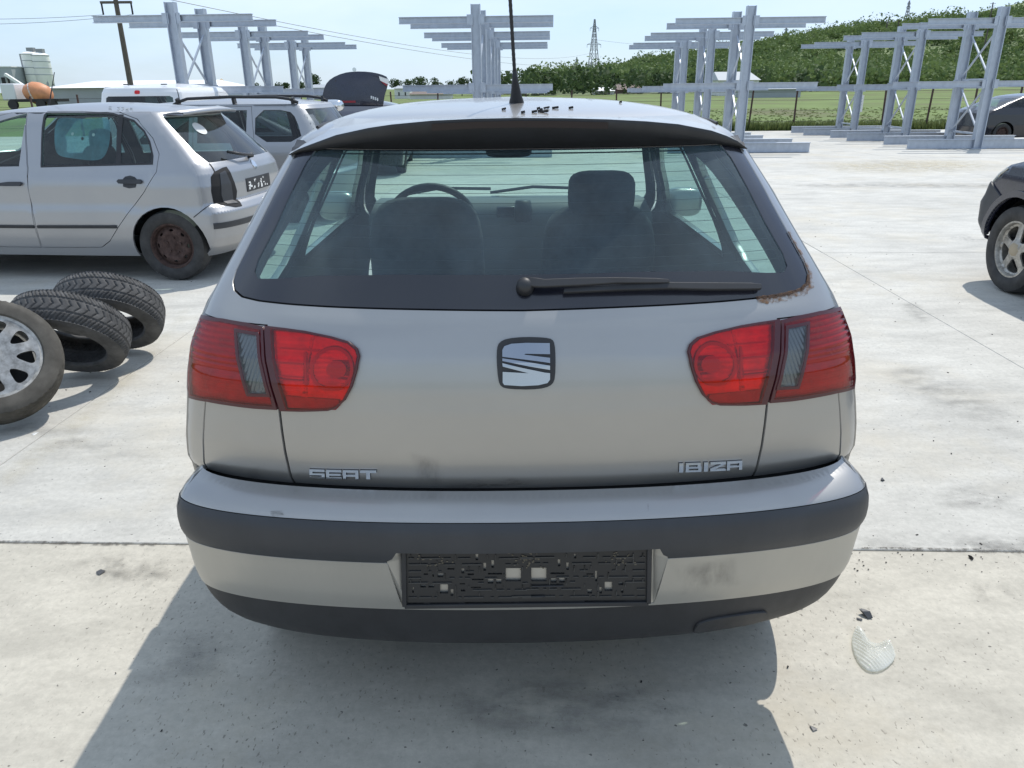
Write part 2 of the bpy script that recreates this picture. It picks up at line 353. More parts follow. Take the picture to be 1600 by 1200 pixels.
    def loops(s, zs, nr=24, nsd=24, nfr=24, xj=.985):
        R = []
        for z in zs:
            a = np.linspace(-s.tr[0][-1], s.tr[0][-1], nr); r = s.rear(np.stack([a, np.full(nr, z)], 1))
            y0, y1 = s.at(z, 2)+s.at(z, 4), s.at(z, 3)-s.at(z, 5); yy = np.linspace(y0, y1, nsd)[1:-1]; q = np.stack([yy, np.full(len(yy), z)], 1)
            b = np.linspace(s.tf[0][-1], -s.tf[0][-1], nfr); f = s.front(np.stack([b, np.full(nfr, z)], 1))
            R.append(np.vstack([r, s.sideR(q), f, s.sideL(q)[::-1]]))
        return R
def set_fade(o, f):
    at = o.data.attributes.new('fade', 'FLOAT', 'POINT'); at.data.foreach_set('value', np.asarray(f, np.float32)); return o
def panel(B, name, poly, mp, m, parent, holes=(), off=0., rim=.012, g=.03, gz=None, offfn=None, fade=0.):
    """a piece of sheet lying on the body: outline and holes in the body's own surface coordinates, edges turned inwards"""
    v, f = tri2d(poly, holes, g, gz); P = B.fn(mp)(v); n = B.nrm(mp, v)
    o = np.full(len(v), off)+(offfn(v) if offfn else 0)
    P = P+n*o[:, None]
    if mp in ('sideL', 'front'): f = f[:, ::-1]
    V = [P]; Fc = [tuple(t) for t in f]; NN = [n]
    if rim:
        ed = {}
        for t in f:
            for a, b in ((t[0], t[1]), (t[1], t[2]), (t[2], t[0])): ed[(a, b)] = 1
        be = [(a, b) for (a, b) in ed if (b, a) not in ed]; ids = sorted({i for e in be for i in e})
        i1 = {k: len(v)+j for j, k in enumerate(ids)}; i2 = {k: len(v)+len(ids)+j for j, k in enumerate(ids)}
        # rim verts twice so the edge stays crisp
        out = np.zeros((len(ids), 3)); pos = {k: j for j, k in enumerate(ids)}
        for a, b in be:
            w = np.cross(P[b]-P[a], n[a]); L = np.linalg.norm(w)
            if L > 1e-9: out[pos[a]] += w/L; out[pos[b]] += w/L
        out /= np.maximum(np.linalg.norm(out, axis=1, keepdims=True), 1e-9)
        V += [P[ids], P[ids]-n[ids]*rim]; NN += [out+.6*n[ids], out]
        Fc += [(i1[a], i2[a], i2[b], i1[b]) for a, b in be]
    NN = np.vstack(NN); NN /= np.maximum(np.linalg.norm(NN, axis=1, keepdims=True), 1e-9)
    o = mesh(name, np.vstack(V), Fc, m, parent, True, None if offfn else NN)
    if fade and len(o.data.vertices) == len(v): set_fade(o, np.clip(pdist(v, np.array(poly))/fade, 0, 1))
    return o
def strip(B, name, mp, line, w, m, parent, off=.002, h=.0):
    """thin band along a line on the body"""
    line = np.array(line, float); P = B.fn(mp)(line); n = B.nrm(mp, line); V = []; Fc = []
    for i in range(len(P)):
        d = P[min(i+1, len(P)-1)]-P[max(i-1, 0)]; d /= max(np.linalg.norm(d), 1e-9); x = np.cross(d, n[i])
        V += [P[i]+n[i]*off-x*w/2, P[i]+n[i]*(off+h)-x*w/2, P[i]+n[i]*(off+h)+x*w/2, P[i]+n[i]*off+x*w/2]
    for i in range(len(P)-1):
        for k in range(4 if h else 1):
            if h: Fc.append((i*4+k, i*4+(k+1) % 4, i*4+4+(k+1) % 4, i*4+4+k))
            else: Fc.append((i*4, i*4+3, i*4+7, i*4+4))
    return mesh(name, V, Fc, m, parent, True)
def roof(B, name, m, parent, z0, k=12, off=0.):
    zt = B.z[-1]; zs = zt-(zt-z0)*(np.linspace(1, 0.0005, k)**2)
    L = B.loops(zs); n = len(L[0]); V = np.vstack(L); Fc = []
    for i in range(len(L)-1):
        for j in range(n): Fc.append((i*n+j, i*n+(j+1) % n, (i+1)*n+(j+1) % n, (i+1)*n+j))
    Fc.append(tuple((len(L)-1)*n+j for j in range(n)))
    if off: V = V+np.array([0, 0, off])
    return mesh(name, V, Fc, m, parent, True)
def floor_pan(B, name, parent, z, inset_=.97):
    L = B.loops([z])[0]; c = L.mean(0); V = c+(L-c)*[inset_, inset_, 1]; return mesh(name, V, [tuple(range(len(V)))], 'gap', parent)

# ------------------------------------------------------------------ wheels
def tyre_mesh(r, w, rr, na=96, groove=0., lugs=0, nu=9):
    """lathe about x; rr rim radius; optional V tread"""
    prof = [(-w*.40, rr), (-w*.49, rr+.010), (-w*.52, (r+rr)/2), (-w*.49, r-.030), (-w*.455, r-.014)]
    us = np.linspace(-.415, .415, nu) if groove else np.linspace(-.415, .415, 5)
    prof += [(w*u, r-.022*abs(u/.45)**4) for u in us]
    prof += [(w*.455, r-.014), (w*.49, r-.030), (w*.52, (r+rr)/2), (w*.49, rr+.010), (w*.40, rr)]
    V = []; n = len(prof)
    for i in range(na):
        t = 2*math.pi*i/na
        for j, (x, q) in enumerate(prof):
            u = x/(w*.45)
            if groove and 4 <= j < n-4:
                ph = (lugs*t/(2*math.pi)+1.5*abs(u)) % 1; gd = 0
                if ph < .2 or (.55 < ph < .66 and abs(u) > .35): gd = groove
                if abs(abs(u)-.42) < .055: gd = groove
                q -= gd*(1 if abs(u) < .97 else .5)
            V.append((x, q*math.cos(t), q*math.sin(t)))
    Fc = [(i*n+j, i*n+j+1, ((i+1) % na)*n+j+1, ((i+1) % na)*n+j) for i in range(na) for j in range(n-1)]
    return V, [f[::-1] for f in Fc]
def lathe_x(prof, na=48):
    n = len(prof); V = [(x, q*math.cos(2*math.pi*i/na), q*math.sin(2*math.pi*i/na)) for i in range(na) for x, q in prof]
    return V, [(i*n+j, ((i+1) % na)*n+j, ((i+1) % na)*n+j+1, i*n+j+1) for i in range(na) for j in range(n-1)]
def disc(R, holes, xf, g, thick=.012):
    """perforated disc facing -x: holes in polar-free 2D, xf(radius) its dish"""
    a = np.linspace(0, 2*math.pi, 73)[:-1]; outer = np.stack([R*np.cos(a), R*np.sin(a)], 1)
    v, f = tri2d(outer, holes, g); rr = np.linalg.norm(v, axis=1); x = xf(rr)
    V = [(-a_, p[0], p[1]) for a_, p in zip(x, v)]; n = len(V); Fc = [tuple(t[::-1]) for t in f]
    V2 = [(-a_+thick, p[0], p[1]) for a_, p in zip(x, v)]; Fc2 = [tuple(i+n for i in t) for t in f]
    ed = {(a, b) for t in f for a, b in ((t[0], t[1]), (t[1], t[2]), (t[2], t[0]))}
    Fc3 = [(a, b, b+n, a+n) for a, b in ed if (b, a) not in ed]
    return V+V2, Fc+Fc2+Fc3
def wheel(parent, c, r, w, side, style, tyre_mat='rubber', groove=0, lugs=0, steer=0.):
    """side -1: face towards -x"""
    rr = r*(.68 if style == 'cap' else .63)
    V, Fc = lathe_x([(-w*.44, rr*1.02), (-w*.44, rr*.96), (-w*.3, rr*.90), (w*.3, rr*.88), (w*.42, rr*.97), (w*.42, rr*1.02)])
    hub = mesh('wheel', V, Fc, {'steel': 'rust', 'alloy5': 'alloy_dirty', 'cap': 'alloy_dirty'}.get(style, 'dark_metal'), parent, auto=40)
    hub.location = c; hub.rotation_euler = (0, 0, (0 if side < 0 else math.pi)+steer)
    V, Fc = tyre_mesh(r, w, rr, 120 if groove else 64, groove, lugs, 21 if groove else 9); t = mesh('tyre', V, Fc, tyre_mat, hub, auto=45 if groove else 60)
    holes = []; g = rr*.13
    def poly(pts): return np.array(pts)
    if style == 'steel':
        for k in range(8):
            a = 2*math.pi*k/8; q = np.linspace(0, 2*math.pi, 13)[:-1]; ce = np.array([math.cos(a), math.sin(a)])*rr*.70; e = np.array([-math.sin(a), math.cos(a)])
            holes.append(np.array([ce+e*rr*.105*math.cos(s_)+ce/np.linalg.norm(ce)*rr*.055*math.sin(s_) for s_ in q]))
        xf = lambda q: np.interp(q/rr, [0, .16, .18, .45, .58, .80, .9, 1], np.array([.30, .30, .22, .22, .34, .26, .12, .10])*w)
        m = 'rust'
    elif style == 'alloy5':
        for k in range(5):
            a = 2*math.pi*(k+.5)/5+math.pi/2
            def pt(rad, da): return (rr*rad*math.cos(a+da), rr*rad*math.sin(a+da))
            holes.append(chaikin([pt(.36, -.20), pt(.36, .20), pt(.55, .36), pt(.86, .47), pt(.88, 0), pt(.86, -.47), pt(.55, -.36)], 2))
        xf = lambda q: np.interp(q/rr, [0, .3, .31, .5, .9, 1], np.array([.40, .40, .34, .32, .28, .40])*w); m = 'alloy_dirty'
    elif style == 'cap':
        for k in range(9):
            a = 2*math.pi*(k+.3)/9
            def pt(rad, da): return (rr*rad*math.cos(a+da), rr*rad*math.sin(a+da))
            holes.append(chaikin([pt(.50, -.06), pt(.50, .06), pt(.62, .16), pt(.86, .21), pt(.90, 0), pt(.86, -.21), pt(.62, -.16)], 2))
        xf = lambda q: np.interp(q/rr, [0, .14, .16, .5, .62, .9, .97, 1], np.array([.50, .49, .43, .45, .46, .43, .46, .42])*w); m = 'alloy'
    else:
        xf = lambda q: np.interp(q/rr, [0, .2, .22, 1], np.array([.3, .3, .15, .12])*w); m = 'dark_metal'
    V, Fc = disc(rr*.985, holes, xf, g); mesh('rim', V, Fc, m, hub, auto=30)
    if style == 'steel':
        b = MB()
        for k in range(5):
            a = 2*math.pi*k/5+.4; b.tube([(-.21*w, .33*rr*math.cos(a), .33*rr*math.sin(a)), (-.29*w, .33*rr*math.cos(a), .33*rr*math.sin(a))], .011, 6)
        b.build('wheel_bolt', 'rust', hub)
    if style in ('alloy5', 'cap'):
        V, Fc = lathe_x([(-.41*w, .001), (-.42*w, rr*.22), (-.36*w, rr*.27)], 24); mesh('centre_cap', V, [f for f in Fc], {'alloy5': 'sand', 'cap': 'alloy_dirty'}[style], hub, True)
        V, Fc = lathe_x([(.05*w, .001), (.05*w, rr*.86)], 24); mesh('brake_disc', V, Fc, 'dark_metal', hub)
    return hub
# ================================================================== setting
def gz(y): return -.014*max(0., y-17.0)
def conc(name, col, pit, streak, yel):
    m = bpy.data.materials.new(name); m.use_nodes = True; MATS[name] = m; n = m.node_tree.nodes; l = m.node_tree.links; p = n['Principled BSDF']; p.inputs['Roughness'].default_value = .82; p.inputs['Specular IOR Level'].default_value = .35
    ge = n.new('ShaderNodeNewGeometry'); oi = n.new('ShaderNodeObjectInfo')
    def noise(sc, st, det=8, rough=.6, rot=0):
        mp_ = n.new('ShaderNodeMapping'); mp_.inputs['Scale'].default_value = st; mp_.inputs['Rotation'].default_value = (0, 0, rot); l.new(ge.outputs['Position'], mp_.inputs['Vector'])
        a = n.new('ShaderNodeTexNoise'); a.inputs['Scale'].default_value = sc; a.inputs['Detail'].default_value = det; a.inputs['Roughness'].default_value = rough; l.new(mp_.outputs[0], a.inputs['Vector']); return a.outputs['Fac']
    def rng_(v, a, b, c, d):
        r = n.new('ShaderNodeMapRange'); r.inputs['From Min'].default_value = a; r.inputs['From Max'].default_value = b; r.inputs['To Min'].default_value = c; r.inputs['To Max'].default_value = d; l.new(v, r.inputs['Value']); return r.outputs[0]
    def mul(a, b):
        q = n.new('ShaderNodeMath'); q.operation = 'MULTIPLY'; l.new(a, q.inputs[0]); l.new(b, q.inputs[1]) if not isinstance(b, float) else q.inputs[1].__setattr__('default_value', b); return q.outputs[0]
    def mix(f, a, b):
        q = n.new('ShaderNodeMix'); q.data_type = 'RGBA'; l.new(f, q.inputs['Factor'])
        for s_, v in (('A', a), ('B', b)):
            if isinstance(v, tuple): q.inputs[s_].default_value = (*v, 1)
            else: l.new(v, q.inputs[s_])
        return q.outputs['Result']
    big = noise(.55, (1, 1, 1)); mid = noise(2.6, (1, 2.6, 1), 9, .68); fine = noise(42, (1, 1, 1), 6, .75); pits = noise(72, (1.35, .65, 1), 4, .55, .75); pmask = noise(1.7, (1, 1, 1), 5, .6); dots = noise(70, (1, 1, 1), 2, .4)
    v = mul(mul(rng_(big, .3, .7, .86, 1.10), rng_(mid, .25, .75, 1-streak, 1+streak)), rng_(fine, .25, .75, .84, 1.14)); v = mul(v, rng_(oi.outputs['Random'], 0, 1, .95, 1.05))
    sc = n.new('ShaderNodeVectorMath'); sc.operation = 'SCALE'; sc.inputs[0].default_value = col; l.new(v, sc.inputs['Scale'])
    c = mix(rng_(noise(.8, (1, 1, 1), 7, .65), .50, .66, 0, yel), sc.outputs[0], tuple(a*b for a, b in zip(col, (1.03, .96, .84))))
    c = mix(rng_(noise(1.1, (1, 1.9, 1), 8, .7), .53, .68, 0, .5), c, tuple(a*.66 for a in col))
    c = mix(mul(rng_(pits, .625, .665, 0, pit), rng_(pmask, .44, .60, .15, 1)), c, (.16, .145, .12))
    c = mix(rng_(dots, .71, .75, 0, .75), c, (.07, .065, .06))
    l.new(c, p.inputs['Base Color'])
    b = n.new('ShaderNodeBump'); b.inputs['Strength'].default_value = .35; b.inputs['Distance'].default_value = .006; l.new(mul(fine, mid), b.inputs['Height']); l.new(b.outputs[0], p.inputs['Normal'])
conc('concrete_rough', (.46, .432, .365), .7, .15, .6); conc('concrete_smooth', (.50, .488, .445), .35, .19, .5)
def field_mat():
    m = bpy.data.materials.new('field'); m.use_nodes = True; MATS['field'] = m; n = m.node_tree.nodes; l = m.node_tree.links; p = n['Principled BSDF']; p.inputs['Roughness'].default_value = .95; p.inputs['Specular IOR Level'].default_value = .1
    ge = n.new('ShaderNodeNewGeometry'); mp_ = n.new('ShaderNodeMapping'); mp_.inputs['Scale'].default_value = (1, .5, 1); l.new(ge.outputs['Position'], mp_.inputs['Vector'])
    a = n.new('ShaderNodeTexNoise'); a.inputs['Scale'].default_value = .13; a.inputs['Detail'].default_value = 12; a.inputs['Roughness'].default_value = .72; l.new(mp_.outputs[0], a.inputs['Vector'])
    r = n.new('ShaderNodeValToRGB'); e = r.color_ramp.elements; e[0].position = .36; e[0].color = (.15, .145, .085, 1); e[1].position = .50; e[1].color = (.15, .195, .075, 1); k = e.new(.68); k.color = (.19, .25, .095, 1); l.new(a.outputs['Fac'], r.inputs[0])
    l.new(r.outputs[0], p.inputs['Base Color'])
field_mat()
mat('soil', (.13, .115, .09), .95, noise=(3, .3, 8, S1)); mat('hill_soil', (.13, .17, .065), .95, noise=(.06, .35, 9, S1))
# land: one sheet to the horizon, gently rising far behind the yard, with the wooded hill on the right
RID = [(740, 131), (800, 130), (830, 125), (870, 121), (900, 117), (930, 115), (960, 109), (1010, 99), (1080, 91), (1150, 87), (1200, 81), (1250, 69), (1320, 58), (1400, 47), (1450, 39), (1500, 31), (1550, 23), (1600, 15), (1750, -8), (1950, -30)]
rp_ = np.array([on_y(x, y, 400.) for x, y in RID])
def ss(t): t = np.clip(t, 0, 1); return t*t*(3-2*t)
def land(x, y):
    r = np.interp(x, rp_[:, 0], rp_[:, 2], left=0, right=rp_[-1, 2]+8)
    h = np.maximum(r, 0)*ss((y-120)/290)+3.0*np.sin(x*.021+y*.013)*ss((y-170)/120)*ss((x-20)/120)
    return -.24+h*ss((x+60)/70.)+.006*np.clip(y-60, 0, 500)*0
xs = np.concatenate([[-5000, -2500, -1200, -600], np.arange(-300, 501, 20), [650, 900, 1500, 3000, 5000]]); ys = np.concatenate([[-5000, -1500, -400, -100, 0, 40], np.arange(80, 561, 20), [700, 1000, 2000, 5000]])
V = [(x, y, float(land(np.array(x), np.array(y)))) for y in ys for x in xs]; nx = len(xs)
Fc = [(j*nx+i, j*nx+i+1, (j+1)*nx+i+1, (j+1)*nx+i) for j in range(len(ys)-1) for i in range(nx-1)]
G_ = mesh('ground', V, Fc, 'field', None, True); tag(G_, kind='structure'); G_.data.materials.append(MATS['hill_soil'])
for p in G_.data.polygons:
    c = p.center
    if c[1] > 150 and c[0] > 0: p.material_index = 1
# yard of square concrete slabs
YA = math.radians(-1.9); YARD = empty('concrete_yard', (0, 0, 0), YA); tag(YARD, kind='structure')
X0, Y0, PT, GAP = -2.25, 2.22, 4.925, .005
for i in range(-5, 6):
    for j in range(-4, 6):
        x0, x1 = X0+i*PT+GAP/2, X0+(i+1)*PT-GAP/2; y0, y1 = Y0+j*PT+GAP/2, Y0+(j+1)*PT-GAP/2
        b = .003; rg = random.Random(i*37+j); dz = rg.uniform(-.0015, .0015); V = []
        for (ax, ay, z) in ((0, 0, -.24), (0, 0, -b), (b, b, 0)):
            for (x, y) in ((x0+ax, y0+ay), (x1-ax, y0+ay), (x1-ax, y1-ay), (x0+ax, y1-ay)): V.append((x, y, z+gz(y)+dz))
        Fc = [(8, 9, 10, 11)]+[(r*4+k, r*4+(k+1) % 4, r*4+4+(k+1) % 4, r*4+4+k) for r in (0, 1) for k in range(4)]
        mesh('concrete_slab', V, Fc, 'concrete_rough' if j <= -1 else 'concrete_smooth', YARD)
mb = MB(); mb.box((0, 0, -.035), (60, 60, .01)); b_ = mesh('joint_filling', [(X0-25, Y0-20, -.020), (X0+30, Y0-20, -.020), (X0+30, 17, -.020), (X0-25, 17, -.020)], [(0, 1, 2, 3)], 'soil', YARD)

# dust, oil and tyre traces lying on the slabs
stain('oil_trace', (.13, .12, .105), 9, .46, .72, .6, (1, 1, 1), fade=True); stain('dust_trace', (.56, .50, .36), 6, .36, .62, .6, (1, 1, 1), fade=True); stain('grey_trace', (.22, .215, .20), 5, .40, .72, .55, (1, 2.2, 1), fade=True); stain('crack_dirt', (.09, .08, .065), 40, .44, .60, .6)
def ground_patch(pts, m, z, name='stain'):
    P = np.array([on_z(x, y, z)[:2] for x, y in pts]); P = dens(chaikin(P, 2), .1); c, q = math.cos(-YA), math.sin(-YA); P = P@np.array([[c, q], [-q, c]]); w = min(np.ptp(P[:, 0]), np.ptp(P[:, 1])); v, f = tri2d(P, [], max(w/9, .02)); o = mesh(name, [(a, b, z) for a, b in v], f, m, YARD); set_fade(o, np.clip(pdist(v, P)/(w*.33), 0, 1)**1.3) if len(o.data.vertices) == len(v) else None; return o
for k, (pts, m_) in enumerate([([(1480, 832), (1560, 828), (1640, 838), (1650, 868), (1560, 872), (1470, 850)], 'grey_trace'), ([(1460, 760), (1520, 752), (1600, 772), (1600, 800), (1500, 800), (1450, 790)], 'grey_trace'), ([(1500, 900), (1560, 905), (1610, 930), (1610, 975), (1560, 960), (1510, 930)], 'oil_trace'),
    ([(1340, 835), (1480, 842), (1600, 850), (1600, 875), (1480, 868), (1345, 860)], 'grey_trace'), ([(-20, 735), (60, 690), (180, 590), (290, 470), (310, 480), (210, 610), (90, 715), (-20, 790)], 'dust_trace'), ([(120, 855), (300, 862), (290, 930), (150, 930), (90, 900)], 'oil_trace'), ([(1390, 470), (1440, 470), (1470, 505), (1430, 505)], 'grey_trace'),
    ([(1230, 285), (1420, 283), (1600, 286), (1600, 296), (1420, 295), (1230, 294)], 'grey_trace'), ([(1470, 366), (1535, 368), (1560, 376), (1520, 379), (1480, 374)], 'oil_trace'), ([(700, 1040), (980, 1030), (1120, 1080), (1050, 1170), (760, 1180), (640, 1110)], 'grey_trace'), ([(0, 640), (120, 655), (260, 700), (280, 740), (100, 730), (0, 690)], 'grey_trace'), ([(1380, 560), (1480, 575), (1600, 640), (1600, 700), (1470, 640), (1370, 600)], 'grey_trace'), ([(1240, 250), (1500, 245), (1640, 262), (1500, 275), (1260, 272)], 'dust_trace'), ([(200, 1000), (330, 960), (420, 1010), (300, 1090), (180, 1080)], 'grey_trace')]): ground_patch(pts, m_, .0028+.0004*k)
ground_patch([(-40, 843), (120, 846), (300, 849), (300, 853), (120, 851), (-40, 848)], 'crack_dirt', .0021); ground_patch([(1340, 854), (1480, 856), (1620, 859), (1620, 865), (1480, 861), (1340, 858)], 'crack_dirt', .0022)
# ================================================================== the silver hatchback in front
CAR = empty('hatchback_car', (.026, 1.31, 0), math.radians(.6), 'silver hatchback seen from behind in the foreground with empty number plate holder', 'car')
def car_prof():
    rear = [(.20, .740, .16), (.30, .755, .13), (.66, .770, .112), (.69, .775, .105), (.75, .764, .095), (.80, .754, .094), (.85, .743, .095), (.90, .734, .10), (.95, .722, .11), (1.0, .703, .128), (1.03, .689, .142),
            (1.05, .681, .158), (1.1, .655, .195), (1.15, .628, .232), (1.2, .602, .27), (1.25, .577, .31), (1.3, .550, .355), (1.34, .528, .395), (1.36, .510, .42), (1.375, .485, .46), (1.39, .455, .52), (1.405, .41, .60),
            (1.418, .34, .75), (1.428, .22, .95), (1.434, .01, 1.25)]
    fz = [.2, .3, .5, .65, .72, .80, .86, .90, .93, 1.0, 1.34, 1.36, 1.375, 1.39, 1.405, 1.434]; fy = [3.60, 3.66, 3.68, 3.62, 3.5, 3.2, 2.9, 2.75, 2.66, 2.52, 1.88, 1.83, 1.75, 1.65, 1.55, 1.27]
    zz = sorted(set([r[0] for r in rear]+fz+list(np.linspace(.7, 1.34, 33).round(3)))); R = np.array(rear); o = []
    # smooth the knots a little
    for z in zz:
        R_ = .2 if z < 1.39 else np.interp(z, [1.39, 1.418, 1.428, 1.434], [.2, .2, .12, .006])
        o.append((z, np.interp(z, R[:, 0], R[:, 1]), np.interp(z, R[:, 0], R[:, 2]), np.interp(z, fz, fy), R_, R_))
    return o
B = Body(car_prof(), 2.2, (.026, 1.31, 0), math.radians(.6), .045)
BP = [(.262, .66, .118), (.27, .68, .104), (.285, .705, .088), (.30, .722, .078), (.33, .742, .064), (.36, .753, .054), (.40, .762, .044), (.413, .764, .041), (.45, .767, .030), (.50, .768, .022), (.549, .769, .015), (.58, .769, .008), (.60, .768, .006),
      (.62, .767, .006), (.646, .763, .012), (.655, .759, .022), (.665, .753, .039), (.672, .747, .054), (.677, .741, .070), (.680, .735, .088)]
U = Body([(z, w-.013, y, .9, .158, .02) for z, w, y in BP], 2.2, (.026, 1.31, 0), math.radians(.6))
sj = B.sj(.985); uj = U.sj(.985)
def vline(Bd, z0, z1, xj=.985, step=.02):
    z = np.linspace(z0, z1, max(2, int(abs(z1-z0)/step)+1)); return np.stack([Bd.edge(z, xj), z], 1)
def sym(P):
    """left half outline (from bottom centre-left up to the top) closed with its mirror image"""
    return np.vstack([P, mirror(P)])
# --- traced outlines
L_out = B.px('rear', [(437, 639), (416, 511), (390, 505), (355, 499), (320, 493), (307, 527), (300, 567), (297.6, 604), (300, 621), (330, 627), (360, 632), (400, 637)])
L_in = B.px('rear', [(416.5, 509), (450, 513), (480, 517), (520, 525), (547, 533), (560, 544), (564, 556), (560, 577), (552, 604), (541, 625), (528, 637), (515, 641), (475, 642), (440, 641)])
L_rev = B.px('rear', [(374.7, 519), (406.7, 524), (422.7, 614.7), (393, 614)])
G_out = B.px('rear', [(457, 247), (420, 318), (393, 372), (369, 420), (363.6, 438), (366, 453), (378, 463.5), (405, 470), (450, 475), (510, 479), (660, 483.6), (800, 485.5)])
G_in = B.px('rear', [(478, 252), (429, 354), (402, 405), (396, 425), (402, 436), (430, 436), (500, 431), (620, 429.5), (800, 430)])
gapb = B.px('rear', [(464, 768), (437, 641), (416.5, 509)]); gapb[0, 1] = .670
ztopL = float(B.px('rear', [(320, 492)])[0, 1])
seam = B.px('rear', [(329, 750), (320, 631)]); seam[0, 1] = .670
ZT = 1.346
g_half = np.vstack([[[0, G_out[-1, 1]]], G_out[::-1][1:], [[G_out[0, 0], ZT-.004]]]); glass_poly = dens(np.vstack([g_half, mirror(g_half)[:-1]]), .02)
gi = np.vstack([[[0, G_in[-1, 1]]], G_in[::-1][1:], [[G_in[0, 0]+.012, ZT-.006]]]); glass_in = dens(np.vstack([gi, mirror(gi)[:-1]]), .02)
half = np.vstack([gapb, [[-sj, ztopL]], [[-sj, ZT]]]); tg_poly = dens(inset(dens(sym(half), .03), .0025), .02)
TG = panel(B, 'tailgate', tg_poly, 'rear', 'silver', CAR, [inset(glass_poly, -.0015), dens(inset(L_in, .005), .02), mirror(dens(inset(L_in, .005), .02))], 0, .016, .022)
frit_in = inset(glass_in, 0)
WIN = panel(B, 'rear_window', inset(glass_in, -.004), 'rear', 'glass_rear', CAR, [], -.003, 0, .025)
tag(panel(B, 'window_border', inset(glass_poly, .002), 'rear', 'black_paint', WIN, [inset(glass_in, .001)], -.001, .006, .02), 'black printed border of the rear window')
hz_ = B.px('rear', [(800, y) for y in (256, 271, 286, 300, 316, 333, 351, 370, 387, 405, 420)])[:, 1]
for z in hz_:
    e = np.interp(z, G_in[::-1, 1], G_in[::-1, 0]); strip(B, 'heating_wire', 'rear', np.stack([np.linspace(e, -e, 40), np.full(40, z)], 1), .0011, 'gap', WIN, -.0045)
for sg in (1, -1):
    mm = (lambda p: p) if sg == 1 else mirror
    # rear corner of the body: part between lamp, hatch gap and bumper, and the narrow strip behind the seam
    q = np.vstack([[gapb[0]-[.004, 0]], [gapb[1]-[.004, 0]], [gapb[2]-[.004, 0]], [[seam[1, 0]+.002, ztopL]], [[seam[1, 0]+.002, seam[1, 1]]], [[seam[0, 0]+.002, .670]]])
    panel(B, 'quarter_panel', mm(dens(q, .02)), 'rear', 'silver', CAR, [], -.001, .014, .022)
    q = np.array([[seam[0, 0]-.002, .670], [seam[1, 0]-.002, seam[1, 1]], [seam[1, 0]-.002, ztopL-.003], [-sj, ztopL-.003], [-sj, .670]])
    panel(B, 'corner_panel', mm(dens(q, .02)), 'rear', 'silver', CAR, [], 0, .014, .022)
    # lamps
    lo = L_out; li = L_in; rv = L_rev
    lens = dens(inset(lo, .0075), .008); lamp = panel(B, 'outer_tail_lamp', mm(dens(inset(lo, .001), .012)), 'rear', 'red_trim', CAR, [mm(inset(lens, .001))], .010, .02, .012)
    rvh = dens(inset(rv, -.002), .01)
    zc = (lo[:, 1].min()+lo[:, 1].max())/2
    def ribs(v):
        z = v[:, 1]; up = np.clip((z-(zc-.005))/.006, 0, 1); lowb = np.clip((lo[:, 1].min()+.030-z)/.004, 0, 1)
        return .0055*np.abs(np.sin(math.pi*z/.0115))*up+.0012*np.abs(np.sin(math.pi*z/.006))*(1-up)*(1-lowb)+lowb*(.0012*np.abs(np.sin(math.pi*v[:, 0]/.009))*np.abs(np.sin(math.pi*z/.009))-.0015)
    panel(B, 'lens_back', mm(lens), 'rear', 'red_dark', lamp, [mm(rvh)], .0030, 0, .0045, .0024, ribs)
    panel(B, 'lens_cover', mm(lens), 'rear', 'lens_red', lamp, [mm(rvh)], .0105, .004, .006, .0022, lambda v: .35*ribs(v))
    panel(B, 'reverse_light', mm(dens(rv, .01)), 'rear', 'lens_clear', lamp, [], .0115, .003, .01)
    panel(B, 'reverse_frame', mm(dens(inset(rv, -.0045), .01)), 'rear', 'red_trim', lamp, [mm(dens(inset(rv, .0015), .01))], .0125, .006, .012)
    panel(B, 'reverse_reflector', mm(dens(rv, .01)), 'rear', 'reflector', lamp, [], .0020, 0, .0022, .008, lambda v: .0035*np.abs(np.sin(math.pi*(v[:, 0]*sg-(v[:, 1])*.22)/.0095)))
    l0 = inset(li, .0045); l0[0] += [.011, 0]; l0[-1] += [.011, 0]; lens = dens(l0, .008); lamp = panel(B, 'inner_tail_lamp', mm(dens(inset(li, .001), .012)), 'rear', 'red_trim', CAR, [mm(inset(lens, .001))], .009, .03, .012)
    cx = li[:, 0].max()-.062; cz = (li[:, 1].min()+li[:, 1].max())/2+.008
    def bowl(v):
        d = np.hypot(v[:, 0]*sg-cx, (v[:, 1]-cz)*1.0); sx = v[:, 0]*sg
        b = -.016*np.clip(1-d/.046, 0, 1)**.5+.0035*np.abs(np.sin(math.pi*v[:, 1]/.010))*(d < .046)-.010*np.clip(1-np.abs(sx-(cx-.052))/.006, 0, 1)
        low = np.clip((li[:, 1].min()+.034-v[:, 1])/.004, 0, 1)
        return (b+.0015*np.abs(np.sin(math.pi*v[:, 1]/.014))*(sx < cx-.045))*(1-low)+low*.002*np.abs(np.sin(math.pi*sx/.008))
    panel(B, 'lens_back', mm(lens), 'rear', 'red_bright', lamp, [], -.002, 0, .004, .0035, bowl)
    panel(B, 'lens_cover', mm(lens), 'rear', 'lens_red', lamp, [], .0105, .004, .012)
    tt = np.linspace(0, 2*math.pi, 33)[:-1]; el = lambda r, a=1., dx=0.: np.stack([cx+.004+dx+r*a*np.cos(tt), cz+r*np.sin(tt)], 1)
    panel(B, 'bulb_bowl', mm(el(.043, 1.08)), 'rear', 'red_deep', lamp, [mm(el(.037, 1.08))], .0035, .003, .008)
    panel(B, 'bulb', mm(el(.017, 1.25, .010)), 'rear', 'red_deep', lamp, [], .0030, .003, .004, .003, lambda v: .002*np.abs(np.sin(math.pi*v[:, 1]/.007)))
